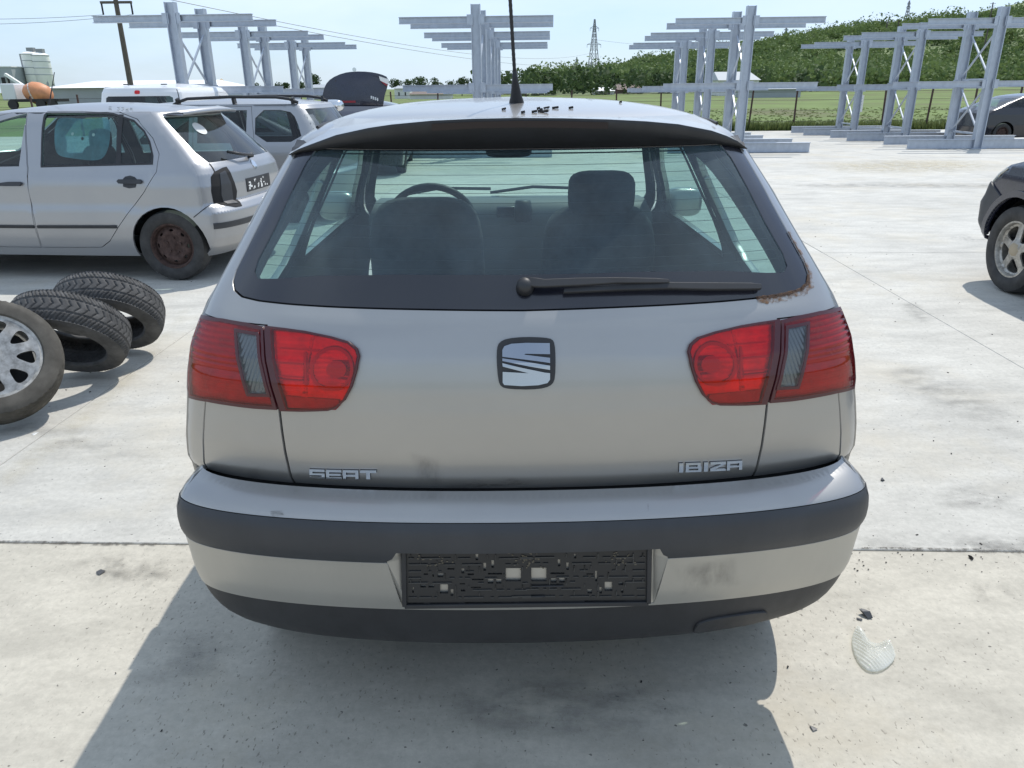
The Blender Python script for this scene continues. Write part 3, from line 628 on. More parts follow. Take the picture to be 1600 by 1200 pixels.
    for zo, h_, x0, x1 in ((.006, .003, -.115, -.058), (-.020, .0022, -.112, -.056), (-.027, .0022, -.110, -.054), (.034, .0025, -.118, -.030)):
        panel(B, 'lens_bar', mm(dens(np.array([[cx+x0, cz+zo], [cx+x1, cz+zo], [cx+x1, cz+zo+h_], [cx+x0, cz+zo+h_]]), .02)), 'rear', 'red_deep', lamp, [], .0035, .003, .02)
    panel(B, 'lens_bar', mm(dens(np.array([[cx-.050, cz-.034], [cx-.046, cz-.034], [cx-.054, cz+.030], [cx-.060, cz+.030]]), .02)), 'rear', 'red_deep', lamp, [], .0037, .003, .02)
    zb = lens[:, 1].min(); bl = np.array([[l0[-1, 0]+.002, zb+.004], [li[:, 0].max()-.045, zb+.004], [li[:, 0].max()-.036, zb+.014], [li[:, 0].max()-.040, zb+.026], [l0[-1, 0]-.003, zb+.028]])
    panel(B, 'lens_reflector', mm(dens(bl, .01)), 'rear', 'red_dark', lamp, [], .0045, .004, .004, .004, lambda v: .0012*np.abs(np.sin(math.pi*v[:, 0]/.008))*np.abs(np.sin(math.pi*v[:, 1]/.008)))
# --- badge and lettering on the tailgate
def pxpoly(name, pts, m, parent, off, rim, rnd=1, g=.008):
    return panel(B, name, dens(chaikin(B.px('rear', pts), rnd) if rnd else B.px('rear', pts), .006), 'rear', m, parent, [], off, rim, g)
c10 = lambda L: [(740+x/10, 500+y/10) for x, y in L]
pxpoly('badge_surround', c10([(360, 620), (365, 440), (400, 350), (520, 290), (800, 265), (1100, 275), (1230, 300), (1265, 380), (1278, 560), (1272, 900), (1230, 1000), (1120, 1055), (900, 1080), (560, 1072), (430, 1040), (385, 940)]), 'black_plastic', TG, .005, .006)
pxpoly('badge_emblem', c10([(450, 575), (450, 470), (480, 410), (590, 372), (820, 358), (1185, 362), (1190, 535), (810, 528), (790, 542), (1190, 592), (1190, 668)]), 'emblem', TG, .0085, .004, 0)
pxpoly('badge_emblem', c10([(450, 600), (1190, 705), (1190, 770), (450, 642)]), 'emblem', TG, .0085, .004, 0)
pxpoly('badge_emblem', c10([(450, 672), (1110, 812), (1190, 820), (1190, 920), (1150, 975), (1010, 1008), (750, 1022), (480, 1005), (455, 970), (455, 800), (860, 822), (455, 718)]), 'emblem', TG, .0085, .004, 0)
GL = {'S': [(0, .78, 1, 1), (0, .6, .2, .78), (0, .40, 1, .60), (.8, .22, 1, .40), (0, 0, 1, .22)], 'E': [(0, .78, 1, 1), (0, .61, .2, .78), (0, .39, .95, .61), (0, .22, .2, .39), (0, 0, 1, .22)],
      'A': [(0, .80, 1, 1), (0, .5, .2, .8), (.8, .5, 1, .8), (0, .32, 1, .5), (0, 0, .2, .32), (.8, 0, 1, .32)], 'T': [(0, .76, 1, 1), (.38, 0, .62, .76)], 'I': [(.2, 0, .8, 1)],
      'B': [(0, .80, .95, 1), (0, .60, .2, .80), (.75, .60, .95, .80), (0, .40, 1, .60), (0, .20, .2, .40), (.8, .20, 1, .40), (0, 0, 1, .20)], 'Z': [(0, .78, 1, 1), (0, 0, 1, .22), 'd']}
def word(txt, a, b, hgt, ws):
    """letters along the pixel line a-b"""
    tot = sum(ws); n = len(txt); gap_ = .10*tot/n; x = 0; full = tot+gap_*(n-1)
    P0 = B.px('rear', [a])[0]; P1 = B.px('rear', [b])[0]; ex = (P1-P0)/full; ez = np.array([0, hgt])
    for ch, w in zip(txt, ws):
        for lay, (m_, of, gr) in enumerate((('black_plastic', .0012, .0006), ('chrome', .0045, 0.))):
            mb = MB()
            for r in GL[ch]:
                if r == 'd': pol = [(.0, .22), (.30, .22), (1, .78), (.70, .78)]
                else: x0, y0, x1, y1 = r; pol = [(x0, y0), (x1, y0), (x1, y1), (x0, y1)]
                q = np.array([P0+ex*(x+w*(px_+.12*(py_-.5)*0))+ez*py_ for px_, py_ in pol]); q = inset(q, -gr) if gr else q
                n_ = B.nrm('rear', q); S_ = B.rear(q); top = S_+n_*of; bot = S_-n_*.002
                if area(q) < 0: top = top[::-1]; bot = bot[::-1]
                k = len(top); mb.add(np.vstack([top, bot]), [tuple(range(k))]+[(i, i+k, (i+1) % k+k, (i+1) % k) for i in range(k)])
            mb.build('letter' if lay else 'letter_base', m_, TG)
        x += w+gap_
word('SEAT', (485, 745.5), (589, 747.5), .0225, [1, 1, 1, 1.05])
word('IBIZA', (1058, 736.5), (1158, 732), .0225, [.42, 1, .42, 1, 1])
# --- bumper
zs_t, zs_b, zp = .646, .549, .413
sE = uj
def bump(name, m, rows, off=0., g=.02, fn=None, rim=.012, hole=()):
    """rows: polygon in (s, z) on the rear, then the two side ends up to the wheel arch"""
    o = panel(U, name, dens(np.array(rows), .02), 'rear', m, CAR, hole, off, rim, g, None, fn); return o
rp = U.px('rear', [(605, 882), (630, 951), (1021, 946), (1043.5, 875)]); rl_t, rl_b, rr_b, rr_t = rp[0, 0], rp[1, 0], rp[2, 0], rp[3, 0]; zr = .421
cp = U.px('rear', [(620, 866), (1030, 858)]); znotch = .582
up = panel(U, 'bumper_top', dens([[-sE, zs_t+.0015], [sE, zs_t+.0015], [sE, .6795], [-sE, .6795]], .02), 'rear', 'silver', CAR, [], 0, .012, .014, .003)
st = panel(U, 'rub_strip', dens([[-sE, zs_b], [rl_t-.006, zs_b], [rl_t+.012, zs_b+.014], [cp[0, 0], znotch], [cp[1, 0], znotch], [rr_t-.012, zs_b+.014], [rr_t+.006, zs_b], [sE, zs_b], [sE, zs_t], [-sE, zs_t]], .02), 'rear', 'grey_plastic', CAR, [], .0, .02, .02, .006,
           lambda v: .005*np.clip(1-np.abs((v[:, 1]-.600)/.05)**3, -.2, 1))
lowp = panel(U, 'bumper_lower', dens([[-sE, zp+.001], [sE, zp+.001], [sE, zs_b-.001], [rr_t, zs_b-.001], [rr_b, zr], [rl_b, zr], [rl_t, zs_b-.001], [-sE, zs_b-.001]], .02), 'rear', 'silver_lower', CAR, [], 0, .004, .02)
val = panel(U, 'bumper_valance', dens([[-sE, .272], [sE, .272], [sE, zp-.001], [-sE, zp-.001]], .02), 'rear', 'black_plastic', CAR, [], -.002, .012, .02)
for mp_ in ('sideL', 'sideR'):
    for nm, m_, z0, z1, of in (('bumper_top', 'silver', zs_t+.0015, .6795, 0), ('rub_strip', 'grey_plastic', zs_b, zs_t, .0), ('bumper_lower', 'silver_lower', zp+.001, zs_b-.001, 0), ('bumper_valance', 'black_plastic', .272, zp-.001, -.002)):
        a = vline(U, z0, z1, .985, .01); e = np.array([[.335-.0+.10*max(0, z-.45), z] for z in a[::-1, 1]])
        panel(U, nm, dens(np.vstack([a, e]), .02), mp_, m_, CAR, [], of, .012, .02, None, (lambda v: .005*np.clip(1-np.abs((v[:, 1]-.600)/.05)**3, -.2, 1)) if nm == 'rub_strip' else None)
# recess for the plate with sloping walls
ra = np.array([[rl_t, zs_b+.03], [rl_t, zs_b], [rl_b, zr], [rr_b, zr], [rr_t, zs_b], [rr_t, zs_b+.03]])
rb = np.array([[rl_b+.012, znotch+.01], [rl_b+.012, zs_b], [rl_b+.016, zr+.006], [rr_b-.016, zr+.006], [rr_b-.012, zs_b], [rr_b-.012, znotch+.01]])
PA = U.rear(ra); PA[:, 1] += .002; PB = U.rear(rb); PB[:, 1] = .0408
mesh('plate_recess', np.vstack([PA, PB]), [(i, i+1, i+7, i+6) for i in range(5)]+[(6, 7, 8, 9, 10, 11)], 'silver_lower', CAR)
# plate holder: perforated carrier with ribs, a raised frame and the bumper showing through its windows
def lp(px_, py_, yl):
    o = B.M.T@(EYE-B.loc); d = B.M.T@ray(px_, py_); return o+d*((yl-o[1])/d[1])
yh = .034; k5 = lambda x, y: lp(x/3.636+600, y/3.636+830, yh)[[0, 2]]
outer = np.array([k5(118, 424), k5(1502, 406), k5(1508, 60), k5(112, 80)])
rect = lambda a, b, c, d: np.array([k5(a, d), k5(b, d), k5(b, c), k5(a, c)])
hol = [(692, 778, 210, 285), (837, 923, 208, 285), (590, 622, 272, 298), (637, 667, 272, 298), (948, 980, 268, 292), (995, 1027, 266, 292), (318, 364, 302, 354), (1254, 1298, 288, 340), (207, 238, 304, 320), (253, 285, 304, 320), (1332, 1360, 290, 306),
       (378, 394, 330, 368), (1224, 1238, 318, 354), (304, 337, 240, 262), (475, 510, 240, 250), (590, 670, 236, 246), (945, 1025, 234, 244), (500, 565, 270, 278), (495, 550, 316, 322), (360, 400, 210, 218), (440, 456, 212, 240), (565, 580, 180, 225), (610, 625, 165, 208),
       (988, 1002, 160, 200), (1036, 1050, 178, 220), (520, 535, 130, 165), (1080, 1092, 130, 155), (130, 230, 406, 414), (262, 425, 406, 413), (460, 765, 402, 411), (805, 970, 401, 407), (1140, 1375, 394, 402), 
       (430, 460, 296, 302), (437, 462, 330, 342), (1156, 1182, 330, 354), (1150, 1190, 240, 246), (225, 250, 240, 248), (275, 284, 240, 258), (1200, 1212, 225, 285), (1345, 1360, 330, 350), (160, 170, 320, 350), (690, 700, 240, 250)]
v, f = tri2d(outer, [rect(*h) for h in hol], .03)
n_ = len(v); V = [(p[0], yh, p[1]) for p in v]+[(p[0], yh+.005, p[1]) for p in v]
ed = {(a, b) for t in f for a, b in ((t[0], t[1]), (t[1], t[2]), (t[2], t[0]))}
PH = mesh('plate_holder', V, [tuple(t) for t in f]+[(a, a+n_, b+n_, b) for a, b in ed if (b, a) not in ed], 'holder_plastic', CAR)
mb = MB(); rg = random.Random(3); lst = []
for y in (150, 185, 225, 262, 290, 330, 372):
    x = 140
    while x < 800: w = rg.choice((18, 30, 46, 70, 110)); lst.append((x, y, w, 4)); x += w+rg.choice((14, 26, 40))
for x in (150, 205, 250, 300, 345, 405, 445, 480, 540, 585, 632, 680, 735, 785): 
    for _ in range(3): lst.append((x, rg.choice((130, 165, 200, 240, 275, 305, 345)), 4, rg.choice((14, 22, 34))))
for x, y, w, h_ in lst+[(1622-x-w, y-6, w, h_) for x, y, w, h_ in lst]:
    if any(h[0]-6 < x+w and x < h[1]+6 and h[2]-6 < y+h_ and y < h[3]+6 for h in hol): continue
    p = k5(x, y); q = k5(x+w, y+h_); mb.box(((p[0]+q[0])/2, yh-.001, (p[1]+q[1])/2), (abs(q[0]-p[0]), .003, abs(q[1]-p[1])))
mb.build('holder_ribs', 'holder_rib', PH)['kind'] = 'stuff'
mb = MB()
for a, b in ((outer[0], outer[1]), (outer[1], outer[2]), (outer[2], outer[3]), (outer[3], outer[0])): mb.bar((a[0], yh-.002, a[1]), (b[0], yh-.002, b[1]), .010, .007, (0, 1, 0))
p = k5(835, 310); q = k5(1020, 365); mb.bar((p[0], yh-.003, p[1]), (q[0], yh-.003, p[1]), .004, .003, (0, 1, 0)); mb.bar((p[0], yh-.003, q[1]), (p[0]+.03, yh-.003, q[1]), .004, .003, (0, 1, 0))
bevel(mb.build('holder_frame', 'black_plastic', PH), .0012, 1)
mb = MB()
for cx_, n in ((280, 22), (820, 40), (1330, 22)):
    for _ in range(n):
        p = k5(cx_+rg.gauss(0, 45), 160+rg.gauss(0, 25)); mb.box((p[0], yh-.0008, p[1]), (rg.uniform(.002, .005), .002, rg.uniform(.0015, .003)))
mb.build('dried_mud', 'dried_mud', PH)['kind'] = 'stuff'
# tow-eye cover on the valance
tw = U.px('rear', [(1081, 989), (1086, 977), (1098, 970), (1130, 963), (1192, 954), (1200, 958), (1198, 966), (1170, 974), (1120, 982)])
panel(U, 'tow_eye_cover', dens(chaikin(tw, 1), .01), 'rear', 'black_plastic', CAR, [], .004, .006, .012)
# --- lining, floor, roof, sides, front
W1 = [(.60, .94), (.66, .925), (1.24, .915), (1.24, 1.275), (1.02, 1.275), (.80, 1.18)]; W2 = [(1.33, .915), (2.32, .92), (1.97, 1.15), (1.72, 1.275), (1.33, 1.28)]
W1 = chaikin(W1, 2); W2 = np.array(W2)
arch = lambda cy, r, z0: [(cy+r*math.cos(t), max(z0, .275+r*math.sin(t))) for t in np.linspace(-.30, math.pi+.30, 22)]
def side_poly(Bd, z0, z1, cy1, cy2, r=.315):
    a = vline(Bd, z0, z1); b = vline_f(Bd, z0, z1)
    low = [p for p in arch(cy2, r, z0)]; low2 = [p for p in arch(cy1, r, z0)]
    aa = np.array([q for q in a if q[1] > .43]); l2 = np.array([q for q in low2[::-1] if not (q[0] < cy1 and q[1] < .43)])
    return np.vstack([l2, np.array(low)[::-1], b, aa[::-1]])
def vline_f(Bd, z0, z1, xj=.985, step=.02):
    z = np.linspace(z0, z1, max(2, int(abs(z1-z0)/step)+1)); return np.stack([Bd.edge(z, xj, 'f'), z], 1)
dr1 = chaikin([(.52, .90), (.60, .72), (.98, .50), (1.02, .27), (1.285, .27), (1.285, 1.325), (.86, 1.325), (.60, 1.22)], 1); dr2 = np.array([(1.285, .27), (2.36, .27), (2.42, .60), (2.42, .90), (2.02, 1.16), (1.73, 1.325), (1.285, 1.325)])
sp = side_poly(B, .205, ZT, .64, 2.98)
for mp_ in ('sideL', 'sideR'):
    panel(B, 'body_side', dens(sp, .03), mp_, 'silver', CAR, [inset(dens(dr1, .04), -.002), inset(dens(dr2, .04), -.002)], 0, .02, .05)
    for d_, w_ in ((dr1, W1), (dr2, W2)):
        dd = panel(B, 'door', dens(inset(d_, .003), .03), mp_, 'silver', CAR, [dens(w_, .03)], 0, .02, .05)
        panel(B, 'side_window', dens(inset(w_, -.004), .03), mp_, 'glass_side', dd, [], -.004, 0, .08)
        panel(B, 'door_lining', dens(inset(d_, -.012), .05), mp_, 'lining', dd, [dens(inset(w_, -.006), .05)], -.035, 0, .08)
        y0 = d_[:, 0].min()+(.12 if d_ is dr1 else .05); strip(B, 'door_handle', mp_, [(y0+t, .80) for t in np.linspace(.12, .28, 6)], .03, 'black_plastic', dd, .002, .022)
    panel(B, 'side_lining', dens(inset(sp, .012), .05), mp_, 'lining', CAR, [dens(inset(dr1, .0), .05), dens(inset(dr2, 0), .05)], -.03, 0, .08)
sf = B.sj(.985, 'f')
ws = np.array([(-sf*.90, .955), (sf*.90, .955), (sf*.92, 1.0), (sf*.93, 1.25), (sf*.915, 1.31), (sf*.87, 1.328), (-sf*.87, 1.328), (-sf*.915, 1.31), (-sf*.93, 1.25), (-sf*.92, 1.0)])
panel(B, 'front_body', dens([[-sf, .205], [sf, .205], [sf, ZT], [-sf, ZT]], .03), 'front', 'silver', CAR, [dens(ws, .03)], 0, .015, .05, .03)
WS = panel(B, 'windscreen', dens(inset(ws, -.004), .03), 'front', 'glass_front', CAR, [], -.004, 0, .06)
panel(B, 'front_lining', dens([[-sf, .80], [sf, .80], [sf, ZT], [-sf, ZT]], .05), 'front', 'lining', CAR, [dens(inset(ws, -.004), .05)], -.03, 0, .06)
panel(B, 'tailgate_lining', dens([[-sj, .40], [sj, .40], [sj, ZT-.004], [-sj, ZT-.004]], .03), 'rear', 'lining', CAR, [inset(glass_in, .001)], -.018, 0, .05)
RF = roof(B, 'roof', 'silver', CAR, ZT, 18)
rl = roof(B, 'headliner', 'lining', CAR, ZT, 8, -.012); rl.scale = (.985, 1, 1)
for sg in (-1, 1):
    pts = []; mb = MB()
    for t in np.linspace(.62, 1.75, 20):
        x = .480*sg; lo_, hi_ = 1.3, 1.434
        for _ in range(30):
            m_ = (lo_+hi_)/2
            if B.xat(np.array(t), np.array(m_)) > abs(x): lo_ = m_
            else: hi_ = m_
        pts.append((x, t, lo_+.001))
    mb.tube(pts, .004, 5); mb.build('roof_channel', 'black_plastic', RF)
floor_pan(B, 'floor_pan', CAR, .215)
# --- spoiler
def loc_y(pts): return np.array([lp(x, y, .335+.175*(abs(x-809)/358)**2.6) for x, y in pts])
A_ = loc_y([(451, 241), (466, 233), (487, 225), (525, 211), (575, 200), (612, 194.5), (675, 188.5), (740, 185.5), (809, 184.2), (880, 184.7), (950, 186.5), (1010, 189.5), (1060, 194), (1112, 204), (1135, 212), (1152, 220), (1168, 231.5)])
B_ = loc_y([(452, 243), (468, 240), (490, 236.5), (530, 229), (575, 222), (612, 217.5), (675, 210.5), (740, 206.5), (809, 205), (880, 205.3), (950, 207), (1010, 211), (1060, 216.5), (1112, 224), (1135, 228), (1152, 231), (1168, 233.5)])
B_[:, 1] += .010
uu = A_[:, 0]/abs(A_[0, 0]); uu = np.clip(uu, -1, 1)
C_ = B.rear(np.stack([uu*sj*.99, np.full(len(uu), 1.338)], 1)); n_ = B.nrm('rear', np.stack([uu*sj*.99, np.full(len(uu), 1.338)], 1)); C_ = C_+n_*.002
Em = .5*(B_+C_)+np.array([0, 0, .006])
E_ = B.rear(np.stack([uu*sj*.97, np.full(len(uu), 1.392)], 1)); E_[:, 2] += .0035
E0 = .5*(A_+E_)+np.array([0, 0, .0035])
rows = [E_-[0, 0, .008], E_, E0, A_+(E_-A_)*.06+[0, 0, .0012]]
def loft(rows, name, m, parent, auto=None):
    n = len(rows[0]); V = np.vstack(rows); return mesh(name, V, [(i*n+j, (i+1)*n+j, (i+1)*n+j+1, i*n+j+1) for i in range(len(rows)-1) for j in range(n-1)], m, parent, auto is None, None, auto)
SPL = loft(rows+[A_], 'spoiler', 'silver', CAR)
loft([A_+[0, .0005, -.0005], A_*.75+B_*.25-[0, .004, 0], A_*.35+B_*.65-[0, .001, 0], B_, Em, C_, C_+[0, .03, .012]], 'spoiler_edge', 'black_plastic', SPL)
sub = lambda k, t: A_[k]*(1-t)+B_[k]*t-np.array([0, .0065, 0])
loft([np.array([sub(k, .22) for k in range(6, 11)]), np.array([sub(k, .45) for k in range(6, 11)]), np.array([sub(k, .72) for k in range(6, 11)])], 'brake_light', 'brake_dark', SPL)
# --- aerial
h0 = B.hit(807, 160.5); d_ = lp(797, -2, h0[1]-.10)-h0; d_ /= np.linalg.norm(d_)
mb = MB(); mb.tube([h0-d_*.012, h0+d_*.004, h0+d_*.02, h0+d_*.06, h0+d_*.085], [.022, .019, .0145, .008, .0055], 16); AE = mb.build('aerial', 'black_plastic', CAR, True)
mb = MB(); rad = [.0042+.0006*(i % 2) for i in range(60)]; mb.tube([h0+d_*(.08+.0065*i) for i in range(60)], rad, 8); mb.build('aerial_rod', 'black_plastic', AE, True)
# --- rear wiper
def gp(x, y, o): q = B.px('rear', [(x, y)]); return B.rear(q)[0]+B.nrm('rear', q)[0]*o
nrmw = B.nrm('rear', B.px('rear', [(820, 447)]))[0]; c0 = gp(820, 450, 0)
mb = MB(); mb.tube([c0, c0+nrmw*.018, c0+nrmw*.024, c0+nrmw*.027], [.018, .016, .012, .005], 20); WP = mb.build('wiper', 'black_plastic', CAR, True)
def ribbon(rows, name, m, parent, t=.006):
    P = []
    for (x, yt, yb, o) in rows: P.append((gp(x, yt, o), gp(x, yb, o), gp(x, yb, o-t), gp(x, yt, o-t)))
    V = [p for q in P for p in q]; Fc = [(i*4+k, (i+1)*4+k, (i+1)*4+(k+1) % 4, i*4+(k+1) % 4) for i in range(len(P)-1) for k in range(4)]+[(0, 1, 2, 3), tuple(len(V)-4+k for k in (3, 2, 1, 0))]
    return bevel(mesh(name, V, Fc, m, parent), .0015, 1)
ribbon([(822, 439, 453, .024), (838, 441, 455, .024), (850, 443, 455, .024), (900, 441, 453, .024), (960, 440, 449, .023), (1020, 441, 448.5, .022), (1042, 442, 448, .020)], 'wiper_arm', 'black_plastic', WP, .008)
ribbon([(880, 455, 461, .014), (960, 449, 458, .016), (1041, 446, 456, .018), (1110, 446, 457, .016), (1168, 446, 456, .014), (1186, 447, 455, .012)], 'wiper_blade', 'black_plastic', WP, .010)
# --- rust creeping along the lower right corner of the rear window
ru = G_out[:, :]*[-1, 1]; seg = dens(ru[2:9], .006, False); rg = random.Random(5)
path = np.array([p for p in seg]); tv = np.gradient(path, axis=0); tv /= np.linalg.norm(tv, axis=1, keepdims=True); nv = np.stack([-tv[:, 1], tv[:, 0]], 1)
cen = np.array([0, 1.12]);
if ((path[0]-cen)@nv[0]) < 0: nv = -nv
wv = np.array([.0015+.006*abs(math.sin(i*.9+rg.random()*2))*rg.random()*math.sin(math.pi*min(1, (i+1)/len(path)))**.5 for i in range(len(path))])
panel(B, 'rust_edge', np.vstack([path-nv*.002, (path+nv*wv[:, None])[::-1]]), 'rear', 'rust_crust', TG, [], .0016, 0, .02)
panel(B, 'rust_bloom', np.vstack([path-nv*.003, (path+nv*(wv*1.8+.006)[:, None])[::-1]]), 'rear', 'rust_bloom', TG, [], .0011, 0, .02)
# grime along the tailgate foot and scuffs
for pts, m_ in (([(690, 757), (760, 742), (800, 744), (870, 756), (900, 768), (780, 772), (685, 771)], 'grime'), ([(640, 705), (690, 715), (700, 760), (650, 758)], 'smudge'), ([(380, 735), (412, 722), (420, 752), (385, 756)], 'smudge')):
    panel(B, 'dirt_mark', dens(B.px('rear', pts), .01), 'rear', m_, TG, [], .0008, 0, .008, None, None, .02)
for pts in ([(1011, 786), (1014, 786), (1013, 812), (1010, 812)], [(420, 795), (440, 790), (445, 806), (424, 808)]): panel(U, 'scuff', dens(U.px('rear', pts), .01), 'rear', 'grime', up, [], .0008, 0, .004, None, None, .002)
panel(U, 'scuff', dens(U.px('rear', [(1045, 880), (1150, 868), (1160, 915), (1060, 932)]), .01), 'rear', 'smudge', lowp, [], .0008, 0, .008, None, None, .03)
# --- cabin
def seat(parent, x, y, w=.46, z=.0, head=True, hw=.26):
    s_ = blob('seat', (x, y+.26, .42+z), (w, .52, .17), 'fabric', parent, .45, 12); blob('seat_back', (x, y, .72+z), (w, .15, .62), 'fabric', s_, .5, 14, .17)
    if head:
        blob('headrest', (x, y-.075, 1.075+z), (hw, .10, .17), 'fabric', s_, .5, 12, .12); mb = MB()
        for q in (-.06, .06): mb.tube([(x+q, y-.04, .95+z), (x+q, y-.06, 1.06+z)], .006, 6)
        mb.build('headrest_post', 'chrome_soft', s_)
    return s_
seat(CAR, -.345, 1.78, .46, .035, False); seat(CAR, .345, 1.78)
bs = blob('rear_bench', (0, 1.02, .42), (1.12, .5, .18), 'fabric', CAR, .4, 12); blob('bench_back', (0, .72, .70), (1.14, .15, .52), 'fabric', bs, .4, 14, .2)
V = B.loops([.925])[0]; V = V[(V[:, 1] < 0.66)]
mb = MB(); mb.box((0, .46, .915), (1.12, .40, .015)); bevel(mb.build('parcel_shelf', 'lining', CAR), .006)
x_ = np.linspace(-.66, .66, 25); rows = []
for (y, z, k) in ((2.78, .925, 0), (2.58, .955, 0), (2.40, .968, .006), (2.30, .955, .01), (2.27, .90, 0), (2.30, .70, 0), (2.36, .45, 0)): rows.append(np.stack([x_*(1 if z < .93 else .97), np.full(25, y)-.05*np.cos(x_*2.2), z+k*np.cos(x_*4)], 1))
D_ = loft(rows, 'dashboard', 'dash', CAR); 
V = [np.array((math.cos(t), math.sin(t))) for t in np.linspace(0, 2*math.pi, 13)]
mb = MB(); mb.tube([(-.345+.19*math.cos(t), 2.05-.05*math.sin(t), .90+.175*math.sin(t)) for t in np.linspace(0, 2*math.pi, 40)], .015, 10, False); SW = mb.build('steering_wheel', 'black_plastic', CAR, True)
blob('steering_hub', (-.345, 2.08, .89), (.17, .07, .13), 'black_plastic', SW, .6, 10)
mb = MB()
for t in (-.15, math.pi+.15, -math.pi/2): mb.tube([(-.345, 2.07, .89), (-.345+.185*math.cos(t), 2.05-.05*math.sin(t), .90+.17*math.sin(t))], .014, 8)
mb.build('steering_spoke', 'black_plastic', SW)
mb = MB(); mb.box((-.02, 2.235, .93), (.09, .03, .05)); bevel(mb.build('dash_clock', 'black_paint', D_), .006)
mb = MB(); mb.tube([(.055, 2.21, .90), (.055, 2.20, .945), (.055, 2.20, .985)], [.042, .042, .034], 16); mb.build('dash_gadget', 'black_plastic', D_, True)
blob('rear_view_mirror', (-.01, 1.94, 1.222), (.19, .05, .055), 'black_plastic', CAR, .5, 10)
mb = MB(); q0 = [(-.1, .95), (.12, .985), (.36, .975)]; P = B.front(np.array(q0)); n_ = B.nrm('front', np.array(q0)); mb.tube(list(P+n_*.02), .008, 6); q0 = [(-.55, .95), (-.36, .985), (-.10, .975)]; P = B.front(np.array(q0)); n_ = B.nrm('front', np.array(q0)); mb.tube(list(P+n_*.02), .008, 6); mb.build('front_wiper', 'black_plastic', WS)
for sg in (-1, 1):
    p_ = blob('door_mirror', (sg*.80, 2.28, .96), (.17, .10, .13), 'silver', CAR, .6, 10); mb = MB(); mb.bar((sg*.70, 2.30, .93), (sg*.78, 2.29, .94), .05, .03); mb.build('mirror_stalk', 'black_plastic', p_)
    for y in (.64, 2.98):
        wheel(CAR, (sg*.665, y, .275), .275, .165, sg, 'steel')
        V = [(sg*(.60+dx), y+.31*math.cos(t), .275+.31*math.sin(t)) for t in np.linspace(0, math.pi, 17) for dx in (-.10, .10)]; mesh('arch_liner', V, [(2*i, 2*i+1, 2*i+3, 2*i+2) for i in range(16)], 'gap', CAR)
mb = MB(); mb.tube([(-.42, .32, .29), (-.42, .5, .28), (-.3, .9, .26)], .022, 10); mb.build('exhaust_pipe', 'rust', CAR, True)
# dirt scattered on the roof
mb = MB(); rg = random.Random(11)
for x, y, L_ in ((869, 170, .010), (842, 171, .005), (855, 170, .009), (818, 177, .006), (836, 176, .008), (845, 175, .007), (852, 176, .012), (893, 170, .007), (970, 161, .004), (788, 172, .006), (846, 173, .004)):
    p = B.hit(x, y); a = rg.uniform(-.6, .6); P = B.M@p+B.loc; mb.bar(P+np.array([-L_*math.cos(a), -L_*math.sin(a), .002]), P+np.array([L_*math.cos(a)*.6, L_*math.sin(a), .004]), .0045, .004, (.2, .3, 1)); mb.bar(P+np.array([-L_*.5, .004, .003]), P+np.array([L_*.3, -.004, .002]), .003, .003)
tag(mb.build('roof_litter', 'dirt_black', None), 'dark crumbs of bark and seed lying on the silver hatchback roof beside the aerial', 'litter', kind='stuff')
